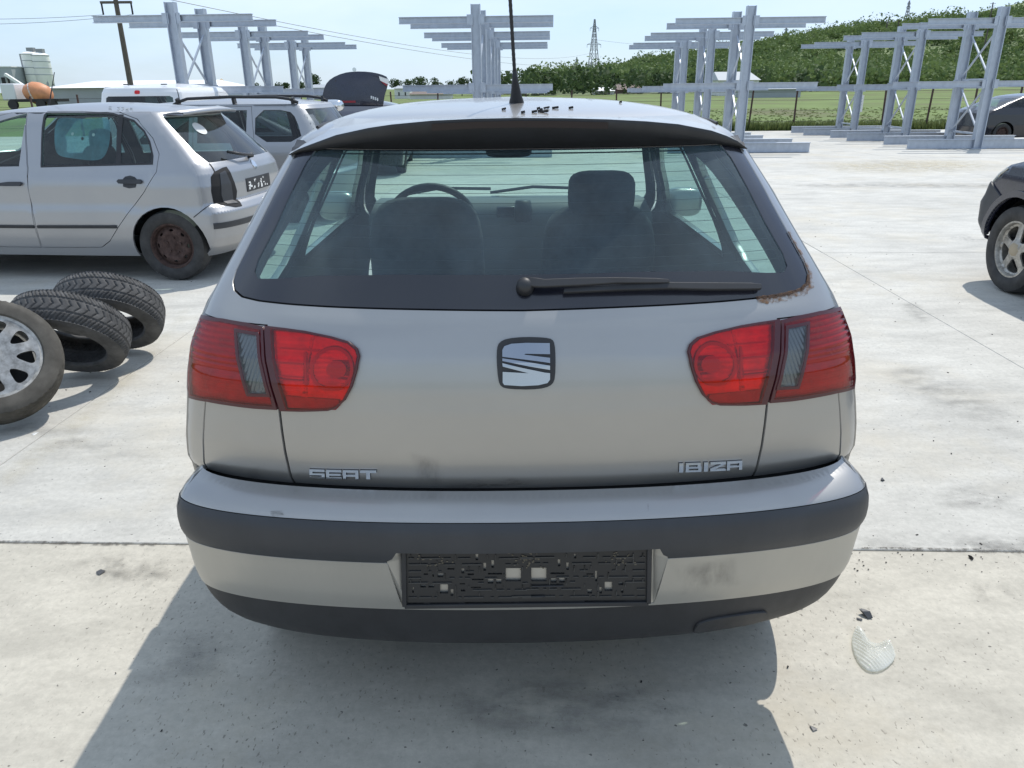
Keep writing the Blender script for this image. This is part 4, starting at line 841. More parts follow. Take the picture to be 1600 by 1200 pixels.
# ================================================================== other vehicles
def car_shell(name, label, prof, loc, rz, paint, wins, doors, ws, rg_, arches, ZTp, r_w=.30, wheel_r=.275, wheel_style='steel', n=2.4, nf=2.4, cat='car', glass_m='glass_side', zsill=.2, group=None, wheels=((0, 0), (0, 1), (1, 0), (1, 1)), skip_front=False, bul=.03, track=.68, tyre_w=.165, seats=True):
    """a parked vehicle: body sides with doors and windows, front, rear, roof, lining, wheels"""
    root = empty(name, loc, rz, label, cat, group); Bd = Body(prof, n, loc, rz, bul, nf)
    ze = zsill
    def arc(cy): return [(cy+r_w*math.cos(t), max(ze, wheel_r+r_w*math.sin(t))) for t in np.linspace(-.35, math.pi+.35, 22)][::-1]
    a = vline(Bd, ze, ZTp); b = vline_f(Bd, ze, ZTp); sp = np.vstack([[[a[0, 0], ze]], arc(arches[0]), arc(arches[1]), b, a[::-1][:-1]])
    for mp_ in ('sideL', 'sideR'):
        panel(Bd, 'body_side', dens(sp, .03), mp_, paint, root, [dens(inset(d, -.0015), .04) for d in doors]+[dens(w, .04) for w, k in wins if k < 0], 0, .02, .05)
        ds = []
        for i, d in enumerate(doors):
            hs = [dens(w, .04) for w, k in wins if k == i]; ds.append(panel(Bd, 'door', dens(inset(d, .0035), .03), mp_, paint, root, hs, 0, .02, .05))
            panel(Bd, 'door_lining', dens(inset(d, .012), .05), mp_, 'lining', ds[-1], [dens(inset(w, -.004), .05) for w, k in wins if k == i], -.03, 0, .08)
        for w, k in wins: panel(Bd, 'side_window', dens(inset(w, -.004), .03), mp_, glass_m, ds[k] if k >= 0 else root, [], -.003, 0, .08)
        panel(Bd, 'side_lining', dens(inset(sp, .012), .05), mp_, 'lining', root, [dens(inset(d, .002), .05) for d in doors]+[dens(inset(w, -.004), .05) for w, k in wins if k < 0], -.03, 0, .08)
    sf_ = Bd.sj(.985, 'f'); sr_ = Bd.sj(.985)
    W_ = np.array(ws)*[sf_, 1] if ws is not None else None; R_ = np.array(rg_)*[sr_, 1] if rg_ is not None else None
    if not skip_front:
        panel(Bd, 'front_body', dens([[-sf_, ze], [sf_, ze], [sf_, ZTp], [-sf_, ZTp]], .03), 'front', paint, root, [dens(W_, .03)] if W_ is not None else [], 0, .015, .05, .025)
        if W_ is not None: panel(Bd, 'windscreen', dens(inset(W_, -.004), .03), 'front', 'glass_front', root, [], -.003, 0, .08)
    else:
        panel(Bd, 'windscreen', dens(inset(W_, -.004), .03), 'front', 'glass_front', root, [], -.003, 0, .08)
    rb_ = panel(Bd, 'rear_body', dens([[-sr_, ze], [sr_, ze], [sr_, ZTp], [-sr_, ZTp]], .02), 'rear', paint, root, [dens(R_, .02)] if R_ is not None else [], 0, .015, .03, .010)
    if R_ is not None:
        panel(Bd, 'rear_window', dens(inset(R_, -.004), .03), 'rear', 'glass_dark' if glass_m == 'glass_dark' else 'glass_side', root, [], -.003, 0, .08)
    panel(Bd, 'rear_lining', dens([[-sr_, .4], [sr_, .4], [sr_, ZTp], [-sr_, ZTp]], .05), 'rear', 'lining', root, [dens(inset(R_, -.004), .05)] if R_ is not None else [], -.03, 0, .08)
    roof(Bd, 'roof', paint, root, ZTp, 14); floor_pan(Bd, 'floor_pan', root, ze+.02)
    hl = roof(Bd, 'headliner', 'lining', root, ZTp-.01, 6, -.03)
    for (ix, iy) in wheels:
        sg = -1 if ix == 0 else 1; wheel(root, (sg*track, arches[iy], wheel_r), wheel_r, tyre_w, sg, wheel_style)
        V = [(sg*(track-.06+dx), arches[iy]+r_w*.99*math.cos(t), wheel_r+r_w*.99*math.sin(t)) for t in np.linspace(0, math.pi, 17) for dx in (-.10, .07)]; mesh('arch_liner', V, [(2*i, 2*i+1, 2*i+3, 2*i+2) for i in range(16)], 'gap', root)
    if seats:
        ym = .5*(arches[0]+arches[1]); seat(root, -.33, ym+.05, .44, -.02); seat(root, .33, ym+.05, .44, -.02); bb = blob('rear_bench', (0, ym-.62, .40), (1.1, .45, .18), 'fabric', root, .4, 10); blob('bench_back', (0, ym-.88, .68), (1.1, .15, .50), 'fabric', bb, .4, 10, .2)
    return root, Bd
def mk_prof(rear, front, ztop, ypk, R=.2, rz0=None):
    """rear rows (z, W, yr); front rows (z, yf); roof dome closes towards ztop at ypk"""
    R_ = np.array(rear, float); Fr = np.array(front, float); z1, w1, y1 = R_[-1]; f1 = Fr[-1, 1]; o = []
    zz = sorted(set(list(R_[:, 0])+list(Fr[:, 0])+list(np.linspace(R_[0, 0], z1, 40).round(4)))); 
    for z in zz:
        if z <= z1: o.append((z, np.interp(z, R_[:, 0], R_[:, 1]), np.interp(z, R_[:, 0], R_[:, 2]), np.interp(z, Fr[:, 0], Fr[:, 1]), R, R))
    for t in (.12, .25, .4, .55, .7, .82, .91, .97, .995, 1.0):
        k = math.sqrt(max(0, 1-t)); k2 = max(k, .004); z = z1+(ztop-z1)*t
        yr = ypk-(ypk-y1)*k; yf = ypk+(f1-ypk)*k; rr = min(R, (yf-yr)*.35); o.append((z, max(.004, w1*k), yr, yf+.001, max(rr, .001), max(rr, .001)))
    return o
# --- silver hatchback standing side-on at the left
FB_rear = [(.19, .72, .16), (.28, .745, .07), (.35, .76, .03), (.45, .775, .01), (.55, .775, .01), (.60, .765, .05), (.62, .762, .085), (.75, .765, .085), (.84, .75, .10), (.88, .735, .12), (.92, .725, .15), (1.0, .69, .225), (1.1, .65, .32), (1.2, .605, .42), (1.28, .555, .50), (1.31, .525, .535)]
FB_front = [(.19, 3.62), (.3, 3.70), (.5, 3.70), (.62, 3.62), (.70, 3.52), (.80, 3.30), (.88, 3.05), (.92, 2.92), (1.1, 2.58), (1.28, 2.24), (1.31, 2.16)]
FL = (-2.12, 6.87, 0); FR = math.radians(84)
FBp = Body(mk_prof(FB_rear, FB_front, 1.375, 1.35), 2.4, FL, FR, .03)
fx = lambda L: FBp.px('sideL', [(x/3.636, 150+y/3.636) for x, y in L])
fwin = fx([(262, 92), (450, 92), (640, 100), (760, 140), (820, 200), (850, 260), (868, 340), (865, 385), (500, 395), (235, 402)])
fdoor = fx([(160, 410), (165, 560), (195, 700), (240, 860), (420, 861), (580, 860), (625, 825), (740, 650), (820, 545), (890, 430), (905, 330), (870, 240), (780, 130), (680, 90), (450, 72), (220, 70)])
y_b = float(fdoor[3, 0]); yb2 = float(fdoor[0, 0]); yb3 = float(fdoor[-1, 0])
fdoor2 = np.array([(y_b+.006, fdoor[3, 1]), (yb2+.006, fdoor[0, 1]), (yb3+.006, fdoor[-1, 1]), (2.08, 1.262), (2.46, .99), (2.70, .85), (2.70, .45), (2.60, .27), (y_b+.2, fdoor[3, 1])])[::-1]
w2a = fx([(170, 92), (108, 400)]); fwin2 = np.array([(w2a[1, 0], w2a[1, 1]), (2.50, .90), (2.08, 1.21), (w2a[0, 0], w2a[0, 1])])
fwin_p = fwin
wc = FBp.hit(271, 392); print('fabia wheel', wc, 'door', fdoor.min(0), fdoor.max(0))
FAB, FBb = car_shell('hatchback_car', 'silver hatchback parked side-on at the left, missing its tail lamp', mk_prof(FB_rear, FB_front, 1.375, 1.35), FL, FR, 'silver2', [(fwin, 0), (fwin2, 1)], [fdoor, fdoor2],
    [(-.9, .94), (.9, .94), (.92, 1.1), (.88, 1.285), (-.88, 1.285), (-.92, 1.1)], [(-.80, .925), (.80, .925), (.86, 1.0), (.90, 1.27), (-.90, 1.27), (-.86, 1.0)], (float(wc[1]), float(wc[1])+2.33), 1.31, .315, .285)
# its details: window frame, shade, handles, rub strips, spoiler, empty lamp hole, bumper line, plate holder
dv = fx([(690, 105), (672, 385)]); panel(FBb, 'window_bar', dens(np.array([dv[0]+[.02, 0], dv[0]-[.02, 0], dv[1]-[.02, 0], dv[1]+[.02, 0]]), .03), 'sideL', 'black_plastic', FAB, [], .001, .004, .04)
wt = dens(fwin, .02); panel(FBb, 'window_seal', inset(wt, -.006), 'sideL', 'black_plastic', FAB, [inset(wt, .008)], .0015, .003, .03)
fs_ = chaikin(fx([(340, 105), (480, 125), (600, 108), (620, 150), (618, 250), (590, 340), (540, 365), (400, 350), (320, 335), (300, 290), (303, 150)]), 2); sh = panel(FBb, 'sun_shade', dens(fs_, .02), 'sideL', 'shade_film', FAB, [], -.02, 0, .05)
for cx_, cy_ in ((460, 237), (403, 210), (523, 215)):
    c = fx([(cx_, cy_)])[0]; t = np.linspace(0, 2*math.pi, 13)[:-1]; panel(FBb, 'shade_print', np.stack([c[0]+.012*np.cos(t), c[1]+.012*np.sin(t)], 1), 'sideL', 'black_plastic' if cx_ == 460 else 'white_paint', sh, [], -.018, 0, .02)
for L in ([(670, 485), (680, 474), (760, 474), (800, 474), (812, 487), (800, 500), (740, 500), (680, 498)], [(0, 495), (60, 488), (118, 488), (130, 500), (118, 512), (0, 512)]):
    panel(FBb, 'door_handle', dens(fx(L), .02), 'sideL', 'grey_plastic', FAB, [], .022, .025, .02)
for L in ([(700, 470), (712, 458), (740, 452), (765, 460), (780, 475), (770, 520), (735, 525), (700, 515)],):
    panel(FBb, 'handle_cup', dens(fx(L), .02), 'sideL', 'grey_plastic', FAB, [], .003, .004, .02)
q = fx([(212, 735), (662, 735)]); panel(FBb, 'rub_strip', dens([(q[0, 0], q[0, 1]), (q[1, 0], q[1, 1]), (q[1, 0], q[1, 1]-.022), (q[0, 0], q[0, 1]-.022)], .03), 'sideL', 'black_plastic', FAB, [], .010, .012, .04)
panel(FBb, 'rub_strip', dens([(q[0, 0]+.03, q[0, 1]), (2.4, q[0, 1]), (2.4, q[0, 1]-.022), (q[0, 0]+.03, q[0, 1]-.022)], .03), 'sideL', 'black_plastic', FAB, [], .010, .012, .04)
# filler panels behind the wheel up to the bumper are one with the side; the bumper seam and strip
s1 = fx([(1205, 615), (1100, 690)]); strip(FBb, 'bumper_seam', 'sideL', dens(s1, .02, False), .006, 'gap', FAB, .001)
b1 = FBb.px('rear', [(x/3.636, 150+y/3.636) for x, y in ((1240, 732), (1420, 712), (1420, 740), (1240, 758))]); b1 = np.array([(-FBb.sj(.99), .475), (FBb.sj(.99), .475), (FBb.sj(.99), .43), (-FBb.sj(.99), .43)])
panel(FBb, 'bumper_strip', dens(b1, .02), 'rear', 'grey_plastic', FAB, [], .008, .01, .03)
tr = lambda L: FBb.px('rear', [(x/3.636, 150+y/3.636) for x, y in L])
lampside = fx([(1200, 440), (1260, 408), (1290, 430)])
hole_r = tr([(1198, 460), (1215, 432), (1262, 408), (1285, 402), (1310, 440), (1345, 540), (1375, 625), (1340, 632), (1215, 612), (1200, 540)])
panel(FBb, 'lamp_cavity', dens(hole_r, .01), 'rear', 'gap', FAB, [], .004, .006, .015)
panel(FBb, 'lamp_bracket', dens(tr([(1245, 440), (1275, 425), (1310, 500), (1350, 610), (1290, 615), (1255, 560)]), .01), 'rear', 'grey_plastic', FAB, [], .008, .006, .015)
zz = np.linspace(.60, .92, 16); xe = -.80*FBb.sj(.985); strip(FBb, 'tailgate_gap', 'rear', np.array([(xe, z) for z in zz]), .012, 'gap', FAB, .002)
strip(FBb, 'tailgate_gap', 'rear', np.array([(x, .615) for x in np.linspace(xe, -xe, 30)]), .012, 'gap', FAB, .002)
pp = dens([(-.24, .655), (.24, .655), (.24, .765), (-.24, .765)], .03); ph = panel(FBb, 'plate_holder', pp, 'rear', 'black_plastic', FAB, [], .006, .008, .03)
rg = random.Random(9)
for k in range(26):
    x, z = rg.uniform(-.22, .20), rg.uniform(.665, .74); w, h_ = rg.uniform(.008, .04), rg.uniform(.006, .02); panel(FBb, 'holder_rib', np.array([(x, z), (x+w, z), (x+w, z+h_), (x, z+h_)]), 'rear', 'clear_plastic', ph, [], .0075, 0, .1)
t = np.linspace(0, 2*math.pi, 25)[:-1]; panel(FBb, 'badge', np.stack([.035*np.cos(t), .86+.035*np.sin(t)], 1), 'rear', 'chrome_soft', FAB, [], .006, .006, .02)
t = np.linspace(0, 2*math.pi, 25)[:-1]; panel(FBb, 'window_sticker', np.stack([-.36+.085*np.cos(t), 1.17+.045*np.sin(t)], 1), 'rear', 'clear_plastic', FAB, [], .002, 0, .03)
x_ = np.linspace(-.47, .47, 15); loft([np.stack([x_, .50+.10*(x_/.5)**2+0*x_, np.full(15, 1.335)], 1), np.stack([x_, .42+.10*(x_/.5)**2, np.full(15, 1.335)-.02*(x_/.5)**2], 1), np.stack([x_*1.02, .335+.10*(x_/.5)**2, np.full(15, 1.315)-.02*(x_/.5)**2], 1), np.stack([x_*1.02, .345+.10*(x_/.5)**2, np.full(15, 1.295)-.02*(x_/.5)**2], 1), np.stack([x_, .50+.10*(x_/.5)**2, np.full(15, 1.285)], 1)], 'roof_spoiler', 'silver2', FAB)
mb = MB(); P = FBb.rear(np.array([(0, .93), (0, .96)])); mb.tube([P[0]+[0, -.01, 0], P[0]+[0, -.05, .01]], .02, 10); mb.tube([P[0]+[0, -.05, .01], P[0]+[-.2, -.045, .03], P[0]+[-.34, .01, .06]], .012, 8); mb.build('rear_wiper', 'black_plastic', FAB, True)
mb = MB(); h0 = FBb.hit(101, 157); mb.tube([(0, 1.9, 1.34), (0, 1.78, 1.62)], [.006, .003], 6); mb.build('aerial', 'black_plastic', FAB)
# marker writing on the roof edge
rgx = random.Random(2); wr = MB()
digs = {'S': [(1, 1), (0, 1), (0, .5), (1, .5), (1, 0), (0, 0)], '3': [(0, 1), (1, 1), (.4, .55), (1, .3), (.5, 0), (0, .1)], '6': [(1, 1), (0, .6), (0, 0), (1, 0), (1, .5), (0, .5)], '9': [(1, .5), (0, .5), (0, 1), (1, 1), (1, 0)]}
for k, ch in enumerate('S 3369'):
    if ch == ' ': continue
    pts = [FBb.hit(170+k*6.6+u*4.5, 171.5+k*.45-v*4.5) for u, v in digs[ch]]; wr.tube([p_+np.array([-.001, 0, .001]) for p_ in pts], .0016, 4)
wr.build('roof_writing', 'grey_roof', FAB)['kind'] = 'stuff'
# --- silver estate behind it, with roof rails
ES_rear = [(.19, .72, .10), (.3, .755, .03), (.45, .775, .0), (.58, .775, .0), (.62, .765, .06), (.8, .765, .08), (.9, .745, .10), (1.0, .71, .15), (1.15, .655, .24), (1.28, .60, .33), (1.33, .57, .37)]
EL = (-1.86, 9.75, -.02); ER = math.radians(85)
EP = Body(mk_prof(ES_rear, FB_front, 1.40, 1.3), 2.4, EL, ER, .03)
ewin = [np.array(w) for w in ([(.42, .93), (.98, .93), (.98, 1.27), (.60, 1.27), (.50, 1.18)], [(1.08, .92), (1.66, .92), (1.66, 1.27), (1.08, 1.27)], [(1.76, .91), (2.42, .91), (2.05, 1.22), (1.76, 1.26)])]
edoor = [np.array(d) for d in ([(1.03, .27), (1.71, .27), (1.71, 1.31), (1.03, 1.31), (.98, .9), (1.0, .55)], [(1.71, .27), (2.45, .27), (2.52, .6), (2.50, .88), (2.10, 1.25), (1.95, 1.31), (1.71, 1.31)])]
EST, EB = car_shell('estate_car', 'silver estate car with black roof rails behind the side-on hatchback', mk_prof(ES_rear, FB_front, 1.40, 1.3), EL, ER, 'silver2', [(chaikin(ewin[0], 1), -1), (ewin[1], 0), (ewin[2], 1)], edoor,
    [(-.9, .94), (.9, .94), (.92, 1.1), (.88, 1.285), (-.88, 1.285), (-.92, 1.1)], [(-.86, .96), (.86, .96), (.9, 1.28), (-.9, 1.28)], (.72, 3.0), 1.33, .315, .285, glass_m='glass_dark')
for sg in (-1, 1):
    mb = MB(); pts = [(sg*.545, .50, 1.345), (sg*.55, .60, 1.385), (sg*.55, .75, 1.405), (sg*.55, 1.3, 1.412), (sg*.55, 1.8, 1.395), (sg*.545, 1.92, 1.36), (sg*.54, 1.98, 1.33)]; mb.tube(pts, .017, 8); rr_ = mb.build('roof_rail', 'black_plastic', EST, True)
    for y in (.56, 1.25, 1.92): mb = MB(); mb.bar((sg*.53, y, 1.33), (sg*.55, y, 1.40), .03, .06); mb.build('rail_foot', 'black_plastic', rr_)
s9 = EB.sj(.985); 
for sg in (-1, 1):
    P = dens([(s9*.74*sg, .99), (s9*.97*sg, .99), (s9*.97*sg, 1.22), (s9*.80*sg, 1.22)], .03); P = P if sg > 0 else P[::-1]; l_ = panel(EB, 'tail_lamp', P, 'rear', 'lens_clear', EST, [], .006, .01, .03); panel(EB, 'lamp_back', inset(P, .006), 'rear', 'reflector', l_, [], .0, 0, .03)
# --- white van further back, rear towards us
VN_rear = [(.2, .76, .06), (.4, .79, .0), (.7, .79, .0), (1.0, .785, .03), (1.3, .765, .07), (1.45, .74, .10), (1.53, .70, .14)]; VN_front = [(.2, 3.7), (.5, 3.8), (.8, 3.7), (.95, 3.3), (1.0, 3.15), (1.4, 2.6), (1.53, 2.4)]
VL = on_y(211, 150, 14.6); vrot = math.radians(-2)
VAN, VB = car_shell('van', 'white van with a small red brake light, its roof showing behind the cars', mk_prof(VN_rear, VN_front, 1.61, 1.5), (VL[0], 14.6, -.01), vrot, 'white_paint', [(np.array([(1.9, .98), (2.70, .98), (2.38, 1.35), (1.9, 1.38)]), 0)], [np.array([(1.8, .3), (2.9, .3), (2.9, .9), (2.36, 1.42), (1.8, 1.45)])],
    [(-.9, 1.05), (.9, 1.05), (.88, 1.42), (-.88, 1.42)], [(-.78, .95), (.78, .95), (.80, 1.36), (.74, 1.39), (-.74, 1.39), (-.80, 1.36)], (.75, 3.1), 1.53, .315, .29, glass_m='glass_dark', cat='van', seats=False)
t = np.linspace(0, 2*math.pi, 25)[:-1]; panel(VB, 'brake_light', np.stack([np.sign(np.cos(t))*.05*np.abs(np.cos(t))**.5+.0*t, 1.455+.030*np.sign(np.sin(t))*np.abs(np.sin(t))**.5], 1), 'rear', 'red_bright', VAN, [], .008, .012, .02)
strip(VB, 'door_gap', 'rear', np.array([(VB.sj(.985)*.93, z) for z in np.linspace(.4, 1.50, 20)]), .014, 'gap', VAN, .002)
for x in (-.35, .35): mb = MB(); mb.box((x, .45, 1.588), (.10, .06, .02)); bevel(mb.build('roof_mount', 'grey_plastic', VAN), .006)
# --- silver people carrier, nose to the right, with its door mirror
MV_rear = [(.2, .74, .08), (.5, .78, .0), (.9, .76, .06), (1.1, .69, .18), (1.24, .62, .30)]
ML = (-6.05, 12.35, -.02)
MPV, MVb = car_shell('people_carrier', 'silver car whose windscreen and mirror show beyond the estate', mk_prof(MV_rear, [(.2, 3.6), (.5, 3.68), (.75, 3.5), (.88, 3.25), (.92, 3.1), (1.1, 2.7), (1.24, 2.35)], 1.335, 1.35), ML, math.radians(-93), 'silver2', [(np.array([(.5, .92), (1.2, .92), (1.2, 1.2), (.66, 1.2)]), -1), (np.array([(1.3, .92), (2.75, .92), (2.3, 1.18), (1.3, 1.2)]), 0)], [np.array([(1.25, .28), (2.85, .28), (2.9, .88), (2.35, 1.22), (1.25, 1.23)])],
    [(-.9, .95), (.9, .95), (.9, 1.21), (-.9, 1.21)], [(-.8, .95), (.8, .95), (.85, 1.2), (-.85, 1.2)], (.62, 2.95), 1.24, .315, .28)
mr = blob('door_mirror', (.86, 3.62, 1.27), (.22, .34, .16), 'chrome_soft', MPV, .6, 14)
mb = MB(); mb.tube([(.62, 3.3, .93), (.80, 3.55, 1.10), (.86, 3.62, 1.22)], .03, 8); mb.build('mirror_arm', 'black_plastic', mr, True)
# --- dark saloon with its boot lid standing open
SL_rear = [(.2, .74, .06), (.45, .78, .0), (.80, .77, .02), (.86, .75, .10), (.90, .735, .55), (.93, .72, .75), (1.1, .65, 1.05), (1.2, .60, 1.25)]
dxy = on_y(559, 140, 14.3)
SAL, SLb = car_shell('saloon_car', 'dark blue car with its boot lid standing open', mk_prof(SL_rear, [(.2, 4.1), (.5, 4.2), (.75, 4.0), (.88, 3.3), (.92, 3.15), (1.1, 2.7), (1.2, 2.45)], 1.29, 1.9), (dxy[0], 13.9, -.02), math.radians(4), 'navy_paint', [(np.array([(1.35, .93), (2.2, .93), (2.2, 1.17), (1.55, 1.17)]), 0), (np.array([(2.3, .93), (3.0, .93), (2.55, 1.16), (2.3, 1.17)]), 1)], [np.array([(1.3, .3), (2.25, .3), (2.25, 1.19), (1.5, 1.19), (1.3, .9)]), np.array([(2.25, .3), (3.1, .3), (3.1, .88), (2.6, 1.19), (2.25, 1.19)])],
    [(-.9, .95), (.9, .95), (.9, 1.18), (-.9, 1.18)], None, (.85, 3.35), 1.2, .32, .29)
# the lid: a dome-topped pressing with thickness, wing edge, badge, lamps
def lid_pt(u, v, y):  # u -1..1, v 0..1
    return None
ol = [(506, 166), (508, 150), (512, 133), (522, 122), (540, 114), (558, 111.5), (580, 112), (598, 115.5), (610, 121), (609, 134), (604, 150), (602, 166)]
oc = np.array([on_y(x, y, 14.45) for x, y in ol]); o2 = oc[:, [0, 2]]-np.array([dxy[0], 0]); o2 = dens(chaikin(o2, 1, False), .05, False)
v, f = tri2d(o2, [], .06); cx_ = o2.mean(0)
dome = lambda p: .09*np.clip(1-((p[:, 0]-cx_[0])/.68)**2, 0, 1)*np.clip(1-((p[:, 1]-1.2)/.75)**2, 0, 1)
n_ = len(v); yv = .55-dome(v); V = [(p[0], y, p[1]+.02) for p, y in zip(v, yv)]+[(p[0], y+.05, p[1]+.02) for p, y in zip(v, yv)]
ed = {(a, b) for t_ in f for a, b in ((t_[0], t_[1]), (t_[1], t_[2]), (t_[2], t_[0]))}
LID = mesh('boot_lid', V, [tuple(t_) for t_ in f]+[tuple(i+n_ for i in t_[::-1]) for t_ in f]+[(a, a+n_, b+n_, b) for a, b in ed if (b, a) not in ed], 'navy_paint', SAL, auto=40)
mb = MB(); top = [p for p in o2 if p[1] > 1.62]; mb.tube([(p[0]*.93+.02, .545-.02, p[1]-.05+.02) for p in top], .022, 8); mb.build('lid_ridge', 'navy_paint', LID, True)
mb = MB(); mb.tube([(o2[:, 0].mean()-.03, .44, 1.80), (o2[:, 0].mean()-.03, .43, 1.80)], .035, 14); mb.build('badge', 'chrome_soft', LID)
for px_, sg in ((601, 1),):
    P = [on_y(x, y, 14.40)[[0, 2]]-np.array([dxy[0], 0]) for x, y in ((595, 117), (610, 122), (609, 130), (597, 124))]; mb = MB(); mb.add([(p[0], .46, p[1]) for p in P]+[(p[0], .55, p[1]) for p in P], [(0, 3, 2, 1), (0, 1, 5, 4), (1, 2, 6, 5), (2, 3, 7, 6), (3, 0, 4, 7)]); mb.build('lid_lamp', 'clear_plastic', LID)
    P = [on_y(x, y, 14.40)[[0, 2]]-np.array([dxy[0], 0]) for x, y in ((597, 124), (609, 130), (607, 133), (600, 127))]; mb = MB(); mb.add([(p[0], .455, p[1]) for p in P]+[(p[0], .55, p[1]) for p in P], [(0, 3, 2, 1), (0, 1, 5, 4), (1, 2, 6, 5), (2, 3, 7, 6), (3, 0, 4, 7)]); mb.build('lid_lamp', 'red_dark', LID)
mb = MB(); p = on_y(545, 157, 14.4)[[0, 2]]-np.array([dxy[0], 0]); mb.box((p[0]+.03, .47, p[1]), (.26, .03, .035)); mb.build('lid_reflector', 'red_dark', LID)
mb = MB(); p = on_y(589, 152, 14.4)[[0, 2]]-np.array([dxy[0], 0])
for k in range(4): mb.box((p[0]-.06+.035*k, .455, p[1]+.02-.012*k), (.025, .02, .05))
mb.build('lid_letters', 'chrome_soft', LID)
# --- black off-roader at the right edge, only its front left corner in view
SU_rear = [(.30, .74, .08), (.45, .77, .0), (.8, .78, .03), (.95, .77, .10), (1.05, .745, .15), (1.3, .66, .25), (1.42, .60, .34)]
SU_front = [(.30, 3.55), (.36, 3.68), (.45, 3.75), (.60, 3.76), (.66, 3.72), (.74, 3.69), (.82, 3.62), (.90, 3.50), (.95, 3.30), (.99, 3.00), (1.02, 2.75), (1.06, 2.62), (1.3, 2.28), (1.42, 2.1)]
SUV, SVb = car_shell('off_road_car', 'black off-road car at the right edge with a five-spoke alloy wheel', mk_prof(SU_rear, SU_front, 1.52, 1.3), (4.46, 2.44, 0), 0, 'navy_paint', [(np.array([(.5, 1.03), (1.3, 1.03), (1.3, 1.36), (.62, 1.36)]), 0), (np.array([(1.4, 1.03), (2.45, 1.03), (2.2, 1.34), (1.4, 1.36)]), 1)], [np.array([(.45, .42), (1.35, .42), (1.35, 1.39), (.55, 1.39), (.4, .9)]), np.array([(1.35, .42), (2.45, .42), (2.6, .7), (2.58, 1.0), (2.3, 1.35), (1.35, 1.39)])],
    [(-.9, 1.08), (.9, 1.08), (.88, 1.38), (-.88, 1.38)], [(-.8, 1.08), (.8, 1.08), (.85, 1.38), (-.85, 1.38)], (.62, 3.12), 1.42, .375, .320, 'alloy5', zsill=.36, track=.68, tyre_w=.22, n=2.6, nf=2.6)
sfv = SVb.sj(.985, 'f')
for sg in (-1, 1):
    sl = SVb.tf[0][-1]; P = dens([(sg*sl*.60, .755), (sg*sl*.99, .765), (sg*sl*.985, .875), (sg*sl*.66, .875)], .03); P = P if sg > 0 else P[::-1]; l_ = panel(SVb, 'headlamp', P, 'front', 'lens_clear', SUV, [], .008, .012, .02); panel(SVb, 'headlamp_back', inset(P, .004), 'front', 'sand', l_, [], .004, 0, .03)
    mp_ = 'sideL' if sg < 0 else 'sideR'; e_ = vline_f(SVb, .36, .76); a = np.array([(3.12+.375*math.cos(t), .320+.375*math.sin(t)) for t in np.linspace(.10, 1.05, 12)])
    panel(SVb, 'bumper_side', dens(np.vstack([[q for q in a if q[1] < .74], e_[::-1]]), .03), mp_, 'grey_wall_trim' if 'grey_wall_trim' in MATS else 'grey_plastic', SUV, [], .012, .015, .04)
    P = dens([(3.60, .56), (3.69, .56), (3.69, .63), (3.60, .63)], .02)
    arcs = np.array([(3.12+.375*math.cos(t), .320+.375*math.sin(t)) for t in np.linspace(-.1, math.pi+.1, 40)]); arco = np.array([(3.12+.42*math.cos(t), .320+.42*math.sin(t)) for t in np.linspace(-.1, math.pi+.1, 40)])
    panel(SVb, 'arch_trim', np.vstack([arco, arcs[::-1]]), mp_, 'navy_paint', SUV, [], .018, .02, .05)
panel(SVb, 'bumper_front', dens([[-sfv, .37], [sfv, .37], [sfv, .74], [-sfv, .74]], .03), 'front', 'grey_plastic', SUV, [], .012, .015, .05, .03)
# --- stripped black wreck behind the right-hand racks
WK_rear = [(.16, .72, .08), (.45, .77, .0), (.78, .76, .02), (.86, .74, .14), (.92, .72, .30), (1.05, .66, .62), (1.16, .60, .95), (1.20, .57, 1.05)]
WR = (12.45, 22.0, -.07)
WRK, WKb = car_shell('wrecked_car', 'stripped black car wreck behind the right-hand steel racks', mk_prof(WK_rear, [(.16, 2.62), (.5, 2.66), (.8, 2.62), (.9, 2.58), (.94, 2.52), (1.1, 2.22), (1.20, 2.05)], 1.27, 1.6), WR, math.radians(-86), 'black_paint', [(np.array([(.66, .93), (1.35, .93), (1.35, 1.14), (.98, 1.14)]), -1)], [np.array([(1.40, .27), (2.40, .27), (2.45, .86), (2.15, 1.10), (1.97, 1.16), (1.40, 1.16)])],
    [(-.9, .96), (.9, .96), (.9, 1.17), (-.9, 1.17)], [(-.8, .93), (.8, .93), (.85, 1.15), (-.85, 1.15)], (.62, 3.0), 1.20, .31, .27, wheels=((0, 0), (1, 0)), zsill=.17)
mb = MB(); mb.bar((.62, 2.6, .74), (.60, 3.55, .66), .10, .16); mb.bar((-.62, 2.6, .74), (-.60, 3.55, .66), .10, .16); mb.bar((-.62, 3.5, .62), (.62, 3.5, .62), .08, .12); mb.bar((.45, 2.6, .35), (.42, 3.6, .38), .09, .12); mb.bar((-.45, 2.6, .35), (-.42, 3.6, .38), .09, .12); bevel(mb.build('engine_bay_frame', 'black_paint', WRK), .01)
blob('engine', (0, 3.0, .55), (.7, .55, .42), 'dark_metal', WRK, .5, 10)
loft([np.stack([np.full(9, sx), 2.6+.12*np.arange(9), .86-.012*np.arange(9)**1.2+(.02 if sx == .66 else 0)], 1) for sx in (.40, .55, .66, .72)], 'front_wing', 'black_paint', WRK)
for sg in (-1, 1): V, Fc = lathe_x([(-.03, .001), (-.03, .14), (-.012, .14), (-.012, .155), (.0, .155)], 24); d_ = mesh('brake_disc', V, Fc, 'rust_orange', WRK); d_.location = (sg*.66, 3.0, .20); d_.rotation_euler = (0, 0, 0 if sg < 0 else math.pi)
